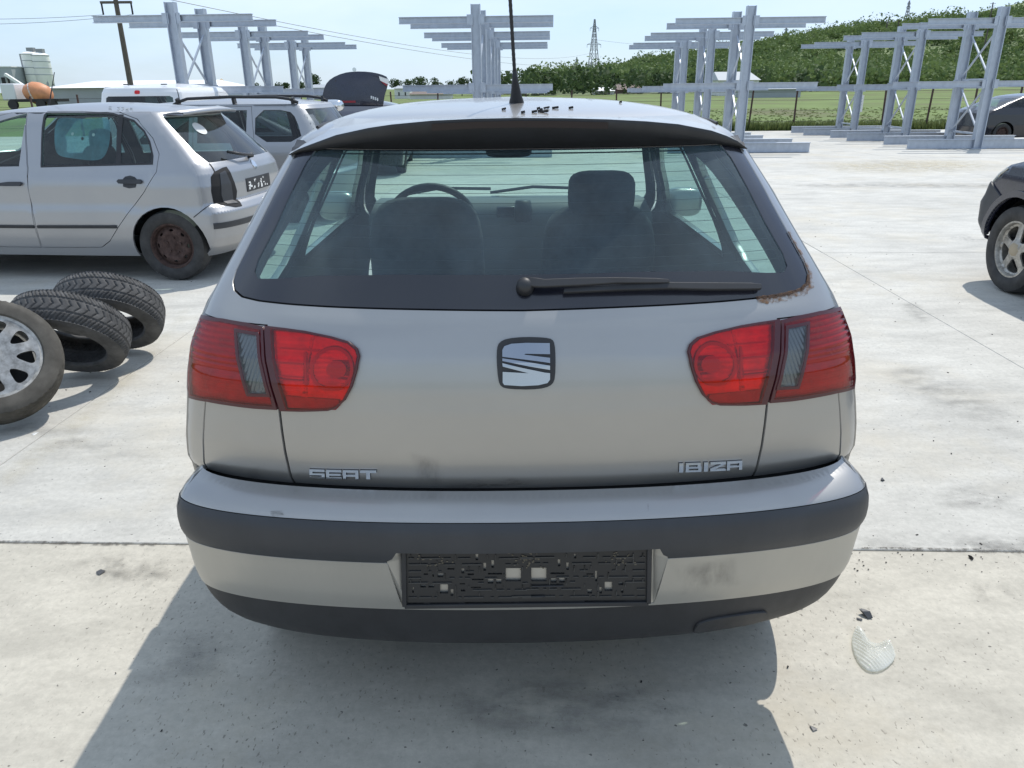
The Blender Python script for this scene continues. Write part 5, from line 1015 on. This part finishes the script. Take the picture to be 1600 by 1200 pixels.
mb = MB(); mb.tube([(.80, 1.7, .62), (.84, 2.1, .50), (.82, 2.3, .52)], .012, 6); mb.build('hanging_trim', 'dark_metal', WRK)
blob('loose_mirror', (.85, 2.28, .58), (.10, .2, .2), 'clear_plastic', WRK, .7, 8)
# ================================================================== loose tyres
def loose_tyre(px_, py_, D, n, label, r=.285, w=.175, rim=False, spin=0.):
    c = on_y(px_, py_, D); n = np.array(n, float); n /= np.linalg.norm(n); x = -n; up = np.array([0, 0, 1.]); y = np.cross(up, x); y /= np.linalg.norm(y); z = np.cross(x, y)
    M = Matrix(((x[0], y[0], z[0]), (x[1], y[1], z[1]), (x[2], y[2], z[2])))
    q = (M@Matrix.Rotation(spin, 3, 'X')).to_4x4()
    if rim:
        o = empty('wheel_with_tyre'); tag(o, label, 'wheel'); wheel(o, (0, 0, 0), r, w, -1, 'cap', 'tyre_dust', .008, 34)
    else:
        V, Fc = tyre_mesh(r, w, r*.64, 440, .0055, 46, 33); o = mesh('tyre', V, Fc, 'rubber_grey', None, auto=45); tag(o, label, 'tyre', 'loose tyres at the left')
        md = o.modifiers.new('wall', 'SOLIDIFY'); md.thickness = .012; md.offset = -1
    low = -(r*math.sqrt(max(0, 1-n[2]**2))+.5*w*abs(n[2]))
    o.matrix_world = Matrix.Translation((c[0], c[1], max(c[2], -low*.0)))@q; zc = -low+.001
    k = (zc-H)/(c[2]-H); p = EYE+(c-EYE)*k if c[2] < H else c
    o.matrix_world = Matrix.Translation((p[0], p[1], zc))@q; return o
loose_tyre(-14, 566, 3.4, (.50, -.62, .58), 'tyre on a dirty silver wheel, nearest of the pile at the left edge', .295, .19, True, .4)
loose_tyre(108, 520, 4.2, (.02, -.68, -.62), 'bare worn tyre in the middle of the pile at the left', .295, .19)
loose_tyre(170, 488, 4.9, (.08, -.68, -.62), 'bare worn tyre at the back of the pile, nearest the side-on hatchback', .295, .19)
# ================================================================== cantilever racks
def ibeam(mb, a, b, w, h, t=.012, up=(0, 0, 1)):
    a = np.array(a, float); b = np.array(b, float); d = b-a; L = np.linalg.norm(d); d /= L; up = np.array(up, float); x = np.cross(d, up); x /= np.linalg.norm(x); z = np.cross(x, d); R = np.stack([x, d, z], 1); c = (a+b)/2
    mb.box(c+z*(h-t)/2, (w, L, t), R); mb.box(c-z*(h-t)/2, (w, L, t), R); mb.box(c, (t*.9, L, h-2*t+.002), R); return mb
def rack_proto():
    parts = []
    def P(name, fn): mb = MB(); fn(mb); parts.append((name, mb))
    HC, ZA, ZM, DY = 3.14, 2.84, 1.48, 1.42
    for y in (0, DY):
        P('column', lambda m: ibeam(m, (0, y, .0), (0, y, HC), .17, .20, .016, (1, 0, 0)))
        for z in (ZA, ZM):
            for s in (-1, 1): P('arm', lambda m: ibeam(m, (s*.10, y, z), (s*1.66, y, z), .11, .135, .012))
        P('base_beam', lambda m: (ibeam(m, (.102, y, .115), (1.66, y, .115), .14, .22, .012), ibeam(m, (-.102, y, .115), (-1.66, y, .115), .14, .22, .012)))
    for y in (0, DY):
        for z in (ZA, ZM):
            for s in (-1, 1): P('joint_plate', lambda m: (m.box((s*.125, y-.062, z), (.13, .008, .20)), [m.box((s*.125+dx, y-.068, z+dz), (.018, .01, .018)) for dx in (-.04, .04) for dz in (-.07, .07)]))
        P('foot_plate', lambda m: m.box((0, y, .006), (.34, .34, .012)))
    for z0, z1 in ((.36, 1.36), (1.62, 2.60)):
        P('brace', lambda m: m.bar((.03, .10, z0), (.03, DY-.10, z1), .035, .035)); P('brace', lambda m: m.bar((-.03, .10, z1), (-.03, DY-.10, z0), .035, .035))
    for z in (.34, 1.40, 1.58): P('strut', lambda m: m.bar((0, .10, z), (0, DY-.10, z), .045, .045))
    return parts
RP = rack_proto(); RM = {}
for k, (nm, mb) in enumerate(RP):
    me = bpy.data.meshes.new(nm); me.from_pydata(mb.v, [], mb.f); me.materials.append(MATS['galv']); RM[k] = (nm, me)
rown = ['far left row of galvanised racks', 'middle row of galvanised racks right behind the aerial', 'second row of galvanised racks from the right', 'far right row of galvanised racks']; pos = ['nearest', 'second', 'farthest']
XR = [-6.85, -.70, 5.42, 11.45]; YR = [17.2, 18.05, 18.85, 19.5]
for r in range(4):
    for k in range(3):
        x, y = XR[r]+.03*k*4.1, YR[r]+k*(4.05-.12*r*.5); o = empty('steel_rack', (x, y, gz(y)+.002), math.radians(-3), f'{pos[k]} steel cantilever rack in the {rown[r]}', 'rack', 'galvanised cantilever racks')
        for kk in RM: c = bpy.data.objects.new(RM[kk][0], RM[kk][1]); COL.objects.link(c); c.parent = o
# ================================================================== fence, weeds
FY = 32.2; zf = -.24; px_x = [-26+1.78*k for k in range(36)]
FEN = empty('wire_fence', (px_x[0], FY, zf), 0, 'rusty post-and-wire fence between the concrete yard and the green field', 'fence')
pm = None
for k, x in enumerate(px_x):
    if pm is None: mb = MB(); mb.box((0, 0, .79), (.055, .055, 1.62)); pm = mb.build('post', 'rust', FEN); o = pm
    else: o = pm.copy(); COL.objects.link(o)
    o.parent = FEN; rg = random.Random(k); o.location = (x-px_x[0], rg.uniform(-.03, .03), rg.uniform(-.05, .03)); o.rotation_euler = (rg.uniform(-.04, .04), rg.uniform(-.04, .04), 0)
for z in (.35, .75, 1.15, 1.45): mb = MB(); mb.tube([(0, -.03, z), (62, -.03, z)], .006, 4); mb.build('wire', 'dark_metal', FEN)
s_ = on_y(1342, 162, FY-.06); mb = MB(); mb.box((0, 0, 0), (.34, .012, .62)); o = bevel(mb.build('notice_board', 'white_wall', None), .004); o.location = (s_[0], FY-.06, s_[2]); tag(o, 'small white notice hanging on the wire fence', 'sign')
mb = MB()
for k in range(4): mb.box((0, -.008, .2-.12*k), (.22, .004, .03))
mb.build('notice_print', 'grey_wall', o)
def tufts(name, pts, hmin, hmax, m, label, cat, nb=7, wd=.02):
    V = []; Fc = []
    for (x, y, z) in pts:
        for _ in range(nb):
            a = random.uniform(0, 2*math.pi); h = random.uniform(hmin, hmax); d = np.array((math.cos(a), math.sin(a))); w = wd*random.uniform(.6, 1.5); b = np.array((x, y))+d*random.uniform(0, .10); t = d*h*random.uniform(.1, .6); pn = np.array((-d[1], d[0]))*w; k = len(V)
            V += [(*(b-pn), z), (*(b+pn), z), (*(b+pn*.8+t*.4), z+h*.6), (*(b-pn*.8+t*.4), z+h*.6), (*(b+t), z+h)]; Fc += [(k, k+1, k+2, k+3), (k+3, k+2, k+4)]
    o = mesh(name, V, Fc, m); tag(o, label, cat, kind='stuff'); return o
tufts('weeds', [(random.uniform(-9, 34), 31.95+abs(random.gauss(0, .7)), zf) for _ in range(2600)], .10, .42, 'grass_leaf', 'tall weeds growing along the foot of the wire fence', 'weeds', 8, .022)
tufts('grass', [(random.uniform(-.25, .95)*y, y, zf) for y in 33+(rng.random(4000)**1.6)*30], .02, .06, 'grass_leaf', 'rough green grass covering the field behind the fence', 'grass', 6, .035)
# ================================================================== trees, scrub, hill
def leafcloud(centres, radii, n, size, squash=.8):
    V = np.zeros((len(centres)*n*4, 3)); i = 0; 
    for c, r in zip(centres, radii):
        d = rng.normal(size=(n, 3)); d /= np.linalg.norm(d, axis=1, keepdims=True); lump = 1+.28*np.sin(d[:, 0]*5+c[0])*np.sin(d[:, 1]*4+c[1])*np.sin(d[:, 2]*6)
        p = c+d*(r*lump*rng.uniform(.55, 1, n)**.5)[:, None]*[1, 1, squash]
        u = rng.normal(size=(n, 3)); u /= np.linalg.norm(u, axis=1, keepdims=True); w = np.cross(u, d+.6*rng.normal(size=(n, 3))); w /= np.maximum(np.linalg.norm(w, axis=1, keepdims=True), 1e-6); s = (size*rng.uniform(.6, 1.4, n))[:, None]
        q = np.stack([p-u*s*.9, p-w*s*.55, p+u*s*.9, p+w*s*.55], 1); V[i:i+n*4] = q.reshape(-1, 3); i += n*4
    return V, np.arange(len(V)).reshape(-1, 4)
def fastmesh(name, V, Fc, m, parent=None):
    me = bpy.data.meshes.new(name); me.vertices.add(len(V)); me.vertices.foreach_set('co', V.astype(np.float32).ravel()); me.loops.add(Fc.size); me.loops.foreach_set('vertex_index', Fc.astype(np.int32).ravel())
    me.polygons.add(len(Fc)); me.polygons.foreach_set('loop_start', np.arange(0, Fc.size, Fc.shape[1], dtype=np.int32)); me.update(calc_edges=True); me.validate()
    me.materials.append(MATS[m]); o = bpy.data.objects.new(name, me); COL.objects.link(o); o.parent = parent; return o
cs = []; rs = []
while len(cs) < 2300:
    y = rng.uniform(165, 430); x = rng.uniform(-.02, .86)*y
    hx = float(land(np.array(x), np.array(y)))
    if x < 8 or hx < .8: continue
    r = rng.uniform(1.5, 3.3)*(1 if rng.random() < .82 else rng.uniform(1.4, 2.1)); cs.append((x, y, hx+r*.30)); rs.append(r)
V, Fc = leafcloud(np.array(cs), np.array(rs), 110, .58, .85); tag(fastmesh('hillside_scrub', V, Fc, 'leaf_scrub'), 'dense green scrub and woodland covering the hillside', 'woodland', kind='stuff')
cs = [(x, 170+rng.uniform(-14, 22), 1.8+rng.uniform(-.5, 1.0)) for x in np.arange(-6, 62, 1.6)]; rs = [rng.uniform(1.8, 3.4) for _ in cs]
V, Fc = leafcloud(np.array(cs), np.array(rs), 110, .6, 1.0); tag(fastmesh('wood_edge', V, Fc, 'leaf_tree'), 'darker wood edge at the foot of the hill behind the pylon', 'woodland', kind='stuff')
def tree(px_, ytop, D, wpx, label):
    b = on_y(px_, 150, D); t = on_y(px_, ytop, D); z0 = float(land(np.array(b[0]), np.array(D))); h = t[2]-z0; wd = wpx/F*D*.5; root = empty('tree', (b[0], D, z0), 0, label, 'tree', 'trees on the skyline')
    mb = MB(); mb.tube([(0, 0, 0), (.05, 0, h*.35), (0, .05, h*.7)], [h*.03, h*.022, h*.01], 7)
    for k in range(4): a = k*1.6; mb.tube([(0, 0, h*(.3+.08*k)), (wd*.5*math.cos(a), wd*.5*math.sin(a), h*(.5+.08*k))], [h*.012, h*.005], 5)
    mb.build('trunk', 'bark', root)
    n = 9; c = [(rng.uniform(-.55, .55)*wd, rng.uniform(-.5, .5)*wd, h*rng.uniform(.38, .84)) for _ in range(n)]+[(0, 0, h*.82)]; r = [min(wd, h*.5)*rng.uniform(.42, .62) for _ in c]; r[-1] = h*.17
    V, Fc = leafcloud(np.array(c), np.array(r), 70, h*.05, .85); fastmesh('crown', V, Fc, 'leaf_tree', root)
TR = [(403, 128, 210, 18, 'small tree left of the left rack posts on the skyline'), (436, 127, 215, 14, 'slim tree between the left rack posts'), (447, 128, 205, 14, 'low tree between the left rack posts'), (472, 126, 190, 20, 'tree half hidden behind the thin left rack post'), (495, 114, 160, 26, 'tall round tree just left of the open boot lid'),
      (622, 123, 190, 22, 'tree just right of the open boot lid'), (640, 124, 195, 22, 'second tree right of the open boot lid'), (659, 118, 180, 24, 'tallest tree between boot lid and middle racks'), (682, 121, 185, 26, 'broad tree above the small white house'), (705, 126, 200, 20, 'low tree left of the middle rack column'),
      (722, 120, 170, 22, 'bare-topped tree touching the middle rack column'), (786, 125, 210, 16, 'small tree behind the aerial'), (1005, 92, 330, 14, 'pointed tree standing out on the wooded ridge left of the racks'), (978, 100, 320, 7, 'slim dark tree on the ridge right of the pylon'), (1033, 93, 340, 14, 'rounded tree on the ridge beside the rack arms'),
      (1323, 46, 385, 14, 'dark tree standing out on the bare ridge at right'), (1262, 60, 380, 18, 'dark tree clump on the ridge under the rack arm ends'), (1290, 57, 380, 16, 'dark tree on the ridge left of the standing-out tree')]
for t_ in TR: tree(*t_)
# ================================================================== pylons, poles, lines
def pylon(px_, ytop, D, label, arms=((.60, .13), (.86, .08)), wide=.09):
    b = on_y(px_, 150, D); t = on_y(px_, ytop, D); z0 = float(land(np.array(b[0]), np.array(D)))-1; h = t[2]-z0; root = empty('pylon', (b[0], D, z0), .3, label, 'pylon', 'power pylons'); w0 = h*wide; mb = MB(); tk = max(.12, D/2600)
    lev = [0, .18, .34, .48, .60, .70, .78, .86, .93, 1.0]; wf = lambda f: w0*(1-f)**1.1+h*.008
    for a in range(4):
        sx, sy = ((1, 1), (-1, 1), (-1, -1), (1, -1))[a]; ux, uy = ((1, 1), (-1, 1), (-1, -1), (1, -1))[(a+1) % 4]
        for i in range(len(lev)-1):
            w, v = wf(lev[i]), wf(lev[i+1]); mb.bar((sx*w, sy*w, lev[i]*h), (sx*v, sy*v, lev[i+1]*h), tk*1.4); mb.bar((sx*w, sy*w, lev[i]*h), (ux*v, uy*v, lev[i+1]*h), tk*.8); mb.bar((ux*w, uy*w, lev[i]*h), (sx*v, sy*v, lev[i+1]*h), tk*.8)
    mb.build('lattice_mast', 'steel_tower', root)
    for f, L in arms:
        for s in (-1, 1):
            mb = MB(); mb.bar((0, 0, f*h), (s*L*h, 0, f*h), tk*1.3); mb.bar((s*wf(f), 0, (f+.035)*h), (s*L*h, 0, f*h), tk); mb.bar((s*L*h, 0, f*h), (s*L*h, 0, (f-.05)*h), tk*.8); mb.build('cross_arm', 'steel_tower', root)
    return root
pylon(926, 30, 300, 'tall lattice pylon standing above the dark wood right of the aerial'); pylon(900, 89, 620, 'small distant pylon left of the tall lattice pylon', ((.7, .16), (.85, .12)))
pylon(1397, 1, 420, 'pale pylon on the hill ridge left of the far right rack', ((.80, .08), (.92, .06)), .08); pylon(1217, 42, 560, 'faint pylon just right of the second rack row', ((.75, .16), (.9, .1)))
def pole(px_, ytop, D, label, lamp=False, r=.12):
    b = on_y(px_, 150, D); t = on_y(px_, ytop, D); z0 = float(land(np.array(b[0]), np.array(D)))-.5; root = empty('utility_pole', (b[0], D, z0), 0, label, 'pole', 'utility poles'); h = t[2]-z0
    mb = MB(); mb.tube([(0, 0, 0), (0, 0, h)], [r, r*.7], 8); mb.build('mast', 'wood_pole', root); mb = MB()
    mb.bar((-.9, 0, h-.3), (.9, 0, h-.3), .1); mb.build('cross_arm', 'wood_pole', root); return root
pole(1369, 34, 330, 'left of the two small poles on the hill ridge', r=.3); pole(1386, 32, 335, 'right of the two small poles on the hill ridge', r=.3); pole(1523, 4, 260, 'short pole above the hill at the far right rack top', r=.25)
# the leaning-looking wooden pole at upper left
b = on_y(204, 132, 46.); t = on_y(178, -6, 46.); PO = empty('utility_pole', (b[0], 46, zf), 0, 'dark wooden utility pole rising behind the white van', 'pole', 'utility poles'); mb = MB(); hh = t[2]-zf; mb.tube([(0, 0, 0), (0, 0, hh)], [.17, .12], 10); mb.build('mast', 'wood_pole', PO)
mb = MB(); mb.bar((-.85, 0, hh-.30), (.85, 0, hh-.30), .12); mb.build('cross_arm', 'wood_pole', PO)
for x in (-.8, .8): mb = MB(); mb.tube([(x, 0, hh-.35), (x, 0, hh-.9)], .05, 6); mb.build('insulator', 'dark_metal', PO)
def cable(a, b, sag, label, r=.02):
    r *= .55; a = np.array(a); b = np.array(b); mb = MB(); mb.tube([a+(b-a)*s-np.array([0, 0, sag*4*s*(1-s)]) for s in np.linspace(0, 1, 24)], r, 4); tag(mb.build('overhead_cable', 'steel_tower', None), label, 'cable', 'overhead cables')
pt_ = np.array([b[0], 46, zf+hh])
cable(on_y(-200, 24, 46.), pt_+[-.8, 0, -.9], .2, 'upper thin cable crossing the sky at far left'); cable(on_y(-200, 33, 46.), pt_+[.8, 0, -.9], .3, 'lower thin cable crossing the sky at far left')
cable(on_y(230, -8, 60.), on_y(926, 82, 300.), 3, 'long cable sloping down across the sky to the tall pylon', .05); cable(on_y(420, 38, 70.), on_y(930, 98, 300.), 2, 'lower cable sloping down across the sky behind the racks', .05)
cable(on_y(930, 62, 300.), on_y(1217, 60, 560.), 4, 'faint cable right of the tall pylon', .07)
# ================================================================== far buildings
def house(name, x0, x1, ye, yr, D, label, wall, rf, depth=8., cat='building', wins=0, base=None, ridge='x'):
    a, b = on_y(x0, ye, D), on_y(x1, ye, D); r = on_y((x0+x1)/2, yr, D+depth/2); z0 = float(land(np.array(a[0]), np.array(D)))-.3; cx_ = (a[0]+b[0])/2; w = b[0]-a[0]; he = (a[2]+b[2])/2-z0; hr = max(r[2]-z0, he+.1); root = empty(name, (cx_, D, z0), 0, label, cat)
    mb = MB(); mb.add([(-w/2, 0, 0), (w/2, 0, 0), (w/2, depth, 0), (-w/2, depth, 0), (-w/2, 0, he), (w/2, 0, he), (w/2, depth, he), (-w/2, depth, he)], [(0, 1, 5, 4), (1, 2, 6, 5), (2, 3, 7, 6), (3, 0, 4, 7)]); mb.build('wall', wall, root)
    e = .04*w if w < 12 else .4; mb = MB(); z = he-.02; V = [(-w/2-e, -.4, z), (w/2+e, -.4, z), (w/2+e, depth+.4, z), (-w/2-e, depth+.4, z), (-w/2*.92, depth/2, hr), (w/2*.92, depth/2, hr)]
    mb.add(V, [(0, 1, 5, 4), (2, 3, 4, 5), (1, 2, 5), (3, 0, 4), (3, 2, 1, 0)]); mb.build('roof', rf, root)
    for k in range(wins):
        x = -w/2+w*(k+.7)/(wins+.4); mb = MB(); mb.box((x, -.02, he*.55), (w*.10, .1, he*.32)); f = mb.build('window', 'white_wall', root); mb = MB(); mb.box((x, -.08, he*.55), (w*.085, .04, he*.28)); mb.build('pane', 'dark_metal', f)
    return root
house('storage_hall', 70, 300, 136.5, 126, 95, 'long pale storage hall with a white roof at left', 'grey_wall', 'white_roof', 22)
house('white_house', 616, 640, 138, 134, 150, 'small white house right of the open boot lid', 'white_wall', 'grey_roof', 8, wins=2); house('long_shed', 640, 704, 147, 143, 140, 'low dark shed beside the small white house', 'white_wall', 'brown_wall', 6)
house('low_building', 482, 508, 137, 132, 150, 'low grey building left of the open boot lid', 'grey_wall', 'grey_roof', 8, wins=3)
house('farm_house', 930, 960, 142, 136.5, 160, 'small pale-roofed farmhouse below the tall pylon', 'white_wall', 'white_roof', 7, wins=2); house('barn', 965, 1002, 140, 131, 165, 'brown barn next to the pale-roofed farmhouse', 'brown_wall', 'brown_wall', 9, cat='barn')
house('hill_house', 1124, 1186, 125, 112, 140, 'grey-roofed house behind the second rack row from the right', 'white_wall', 'grey_roof', 10, wins=3); house('field_shed', 1168, 1252, 139, 137, 120, 'long low grey shed at the field edge behind the racks', 'grey_wall', 'grey_roof', 6, cat='shed')
# concrete plant: silos, loading tower, conveyor
DS = 200.
def silo(px_, ytop, label):
    b = on_y(px_, 130, DS); t = on_y(px_-8, ytop, DS); zt = t[2]; root = empty('silo', (b[0], DS, zf), 0, label, 'silo', 'white silos'); R_ = 2.0; zb = on_y(px_, 127, DS)[2]-zf; zt -= zf
    V = []; n = 28; rows = [(R_*.25, zb-2.6), (R_, zb), (R_, zt), (R_*.5, zt+.5), (.02, zt+.7)]
    for r_, z in rows: V += [(r_*math.cos(2*math.pi*k/n), r_*math.sin(2*math.pi*k/n), z) for k in range(n)]
    mesh('shell', V, [(i*n+k, i*n+(k+1) % n, (i+1)*n+(k+1) % n, (i+1)*n+k) for i in range(4) for k in range(n)], 'silo_white', root, auto=30)
    for f in (.25, .5, .75, .98): z = zb+(zt-zb)*f; V = [((R_+d)*math.cos(2*math.pi*k/n), (R_+d)*math.sin(2*math.pi*k/n), z+dz) for d, dz in ((.0, -.08), (.08, -.08), (.08, .08), (0, .08)) for k in range(n)]; mesh('ring', V, [(i*n+k, i*n+(k+1) % n, (i+1)*n+(k+1) % n, (i+1)*n+k) for i in range(3) for k in range(n)], 'grey_wall', root)
    for a in range(4): mb = MB(); c, s = math.cos(a*1.57+.78)*R_*.9, math.sin(a*1.57+.78)*R_*.9; mb.bar((c, s, 0), (c, s, zb+.4), .3); mb.build('leg', 'grey_wall', root)
    mb = MB(); mb.bar((-R_-.3, 0, 0), (-R_-.3, 0, zt), .35, .7); mb.build('ladder', 'steel_tower', root); mb = MB(); mb.box((.4, 0, zt+.9), (1.6, 1.2, .9)); mb.build('filter_unit', 'steel_tower', root)
silo(57, 84, 'left white cement silo of the plant'); silo(71, 86, 'right white cement silo of the plant')
b = on_y(25, 135, DS); t = on_y(25, 106, DS); LT = empty('loading_tower', (b[0], DS-3, zf), 0, 'grey box-shaped loading tower left of the white silos', 'building'); mb = MB(); hh = t[2]-zf; mb.box((0, 0, hh*.72), (6.2, 5, hh*.56)); mb.build('cabin', 'grey_wall', LT); mb = MB(); mb.box((0, 0, hh+.12), (6.5, 5.3, .22)); mb.build('roof', 'white_roof', LT)
for sx in (-1, 1):
    for sy in (-1, 1): mb = MB(); mb.bar((sx*2.8, sy*2.2, 0), (sx*2.8, sy*2.2, hh*.45), .4); mb.build('leg', 'steel_tower', LT)
mb = MB(); mb.box((1.2, -2.52, hh*.56), (1.9, .08, 2.0)); mb.build('opening', 'dark_metal', LT)
a = on_y(8, 116, DS-8); c_ = on_y(44, 139, DS-8); CV = empty('conveyor', (0, 0, 0), 0, 'white inclined conveyor in front of the loading tower', 'conveyor'); mb = MB(); mb.bar(a, c_, .8, .6); mb.build('belt_frame', 'white_roof', CV); mb = MB(); mb.bar((a[0], a[1], zf), a-[0, 0, .35], .3); mb.build('support_leg', 'steel_tower', CV)
# mixer truck: drum, cab, chassis
tb = on_y(60, 146, 88.); MT = empty('mixer_truck', (tb[0], 88, zf), 0, 'concrete mixer truck with an orange striped drum', 'truck'); zc = tb[2]-zf
V = []; n = 20; rows = [(-1.5, .35), (-1.2, .75), (-.4, 1.15), (.3, 1.15), (1.1, .85), (1.35, .5)]
for x, r_ in rows: V += [(x, r_*math.cos(2*math.pi*k/n), zc+r_*math.sin(2*math.pi*k/n)-.1*x) for k in range(n)]
DR = mesh('drum', V, [(i*n+k, i*n+(k+1) % n, (i+1)*n+(k+1) % n, (i+1)*n+k) for i in range(5) for k in range(n)]+[tuple(range(n)), tuple(5*n+k for k in range(n))], 'orange_paint', MT, True)
V = [];
for i in range(40): t_ = i/39; x = -1.2+2.3*t_; r_ = np.interp(x, [q[0] for q in rows], [q[1] for q in rows])+.015; a_ = t_*7; V += [(x, r_*math.cos(a_+d), zc+r_*math.sin(a_+d)-.1*x) for d in (0, .5)]
mesh('drum_stripe', V, [(2*i, 2*i+1, 2*i+3, 2*i+2) for i in range(39)], 'white_wall', DR)
mb = MB(); mb.box((0, 0, .9), (5.2, 2.1, .3)); mb.build('chassis', 'dark_metal', MT); mb = MB(); mb.box((-2.6, 0, 1.75), (1.5, 2.1, 1.7)); bevel(mb.build('cab', 'white_paint', MT), .12, 3)
for x in (-2.4, .6, 1.8): mb = MB(); mb.tube([(x, -1.1, .5), (x, -.75, .5)], .5, 18); mb.build('wheel', 'rubber', MT)
# sand heap and bushes at the plant
def heap(px_, py_, D, r, h, m, name, label, cat):
    b = on_y(px_, py_, D); n = 24; V = [(0, 0, h)]; Fc = []
    for i, f in enumerate((.35, .7, 1.0)):
        for k in range(n): q = r*f*(1+.08*math.sin(k*1.7+i)); V.append((q*math.cos(2*math.pi*k/n), q*math.sin(2*math.pi*k/n), h*(1-f)**1.2))
    Fc = [(0, 1+k, 1+(k+1) % n) for k in range(n)]+[(1+i*n+k, 1+(i+1)*n+k, 1+(i+1)*n+(k+1) % n, 1+i*n+(k+1) % n) for i in range(2) for k in range(n)]
    o = mesh(name, V, Fc, m, None, True); o.location = (b[0], D, zf-.02); tag(o, label, cat)
heap(348, 140, 120, 4.5, 3.4, 'sand', 'sand_heap', 'brown sand heap showing above the white van', 'heap')
tree(15, 139, 110, 20, 'green bush in front of the loading tower')
# ================================================================== debris on the concrete
def on_ground(x, y, z=0.): return on_z(x, y, z)
lens_px = [(1340, 978), (1332, 990), (1330, 1008), (1336, 1030), (1350, 1048), (1366, 1053), (1384, 1047), (1400, 1030), (1396, 1014), (1389, 1000), (1376, 1006), (1366, 1009), (1356, 1002), (1350, 990)]
lc = on_ground(1362, 1018); P = np.array([(on_ground(x, y)-lc)[:2] for x, y in lens_px]); P = dens(chaikin(P, 1), .008)
v, f = tri2d(P, [], .0026); rr_ = pdist(v, P); zz = .006+.012*np.clip(rr_/.03, 0, 1)**.6+.0016*np.sin((v[:, 0]*.9+v[:, 1]*.35)/.0016*1.0)*np.clip(rr_/.006, 0, 1)
n_ = len(v); ed = {(a, b) for t_ in f for a, b in ((t_[0], t_[1]), (t_[1], t_[2]), (t_[2], t_[0]))}
o = mesh('broken_lamp_lens', [(p[0], p[1], z) for p, z in zip(v, zz)]+[(p[0], p[1], z-.0035) for p, z in zip(v, zz)], [tuple(t_) for t_ in f]+[tuple(i+n_ for i in t_[::-1]) for t_ in f]+[(a, a+n_, b+n_, b) for a, b in ed if (b, a) not in ed], 'lens_broken', None, True); o.location = (lc[0], lc[1], 0); tag(o, 'broken clear lamp lens lying on the concrete at lower right', 'lens')
def shard(px_, py_, s, m, name, label, cat, seed, flat=.5):
    rg = random.Random(seed); bm = bmesh.new()
    for _ in range(14): bm.verts.new((rg.uniform(-1, 1)*s, rg.uniform(-.7, .7)*s, rg.uniform(0, 1)*s*flat))
    bmesh.ops.convex_hull(bm, input=bm.verts)
    for v_ in [v_ for v_ in bm.verts if not v_.link_faces]: bm.verts.remove(v_)
    me = bpy.data.meshes.new(name); bm.to_mesh(me); bm.free(); me.materials.append(MATS[m]); o = bpy.data.objects.new(name, me); COL.objects.link(o); p = on_ground(px_, py_); mn = min(v_.co.z for v_ in me.vertices); o.location = (p[0], p[1], -mn); o.rotation_euler = (0, 0, rg.uniform(0, 3)); tag(o, label, cat); return o
shard(1352, 963, .022, 'debris_grey', 'plastic_fragment', 'black plastic fragment lying above the broken clear lens', 'fragment', 4, 1.0); shard(1343, 968, .009, 'debris_grey', 'plastic_fragment', 'thin dark chip beside the black plastic fragment', 'fragment', 8, .4)
shard(1379, 751, .012, 'debris_grey', 'plastic_fragment', 'small dark fragment on the concrete right of the bumper', 'fragment', 5, .8); shard(157, 894, .020, 'debris_grey', 'plastic_fragment', 'flat dark triangular chip at the left below the joint', 'fragment', 6, .25)
shard(1515, 872, .012, 'dirt_black', 'pebble', 'dark pebble lying on the joint at the right', 'stone', 7, .9); shard(1271, 1140, .012, 'debris_grey', 'plastic_fragment', 'dark chip at the shadow edge near the bottom', 'fragment', 9, .4)
shard(54, 678, .016, 'clear_plastic', 'glass_crumb', 'small pale shard below the wheel with tyre', 'shard', 10, .3)
mb = MB(); rg = random.Random(21)
for _ in range(420):
    x = rg.uniform(-3.2, 4.2); y = rg.uniform(.9, 9); s = rg.uniform(.001, .0042)*(1+.05*y); a = rg.uniform(0, 3); R = np.array([[math.cos(a), -math.sin(a), 0], [math.sin(a), math.cos(a), 0], [0, 0, 1]]); mb.box((x, y, s*.35+.001), (s*rg.uniform(.8, 2.4), s, s*.7), R)
for _ in range(150):
    x = rg.uniform(1.1, 3.2); y = 2.22-.033*x-abs(rg.gauss(0, .09))+.02; s = rg.uniform(.001, .0035); mb.box((x, y, s*.4+.001), (s*1.6, s, s*.8))
tag(mb.build('grit', 'dirt_black', None), 'fine dark grit scattered over the concrete', 'grit', kind='stuff')
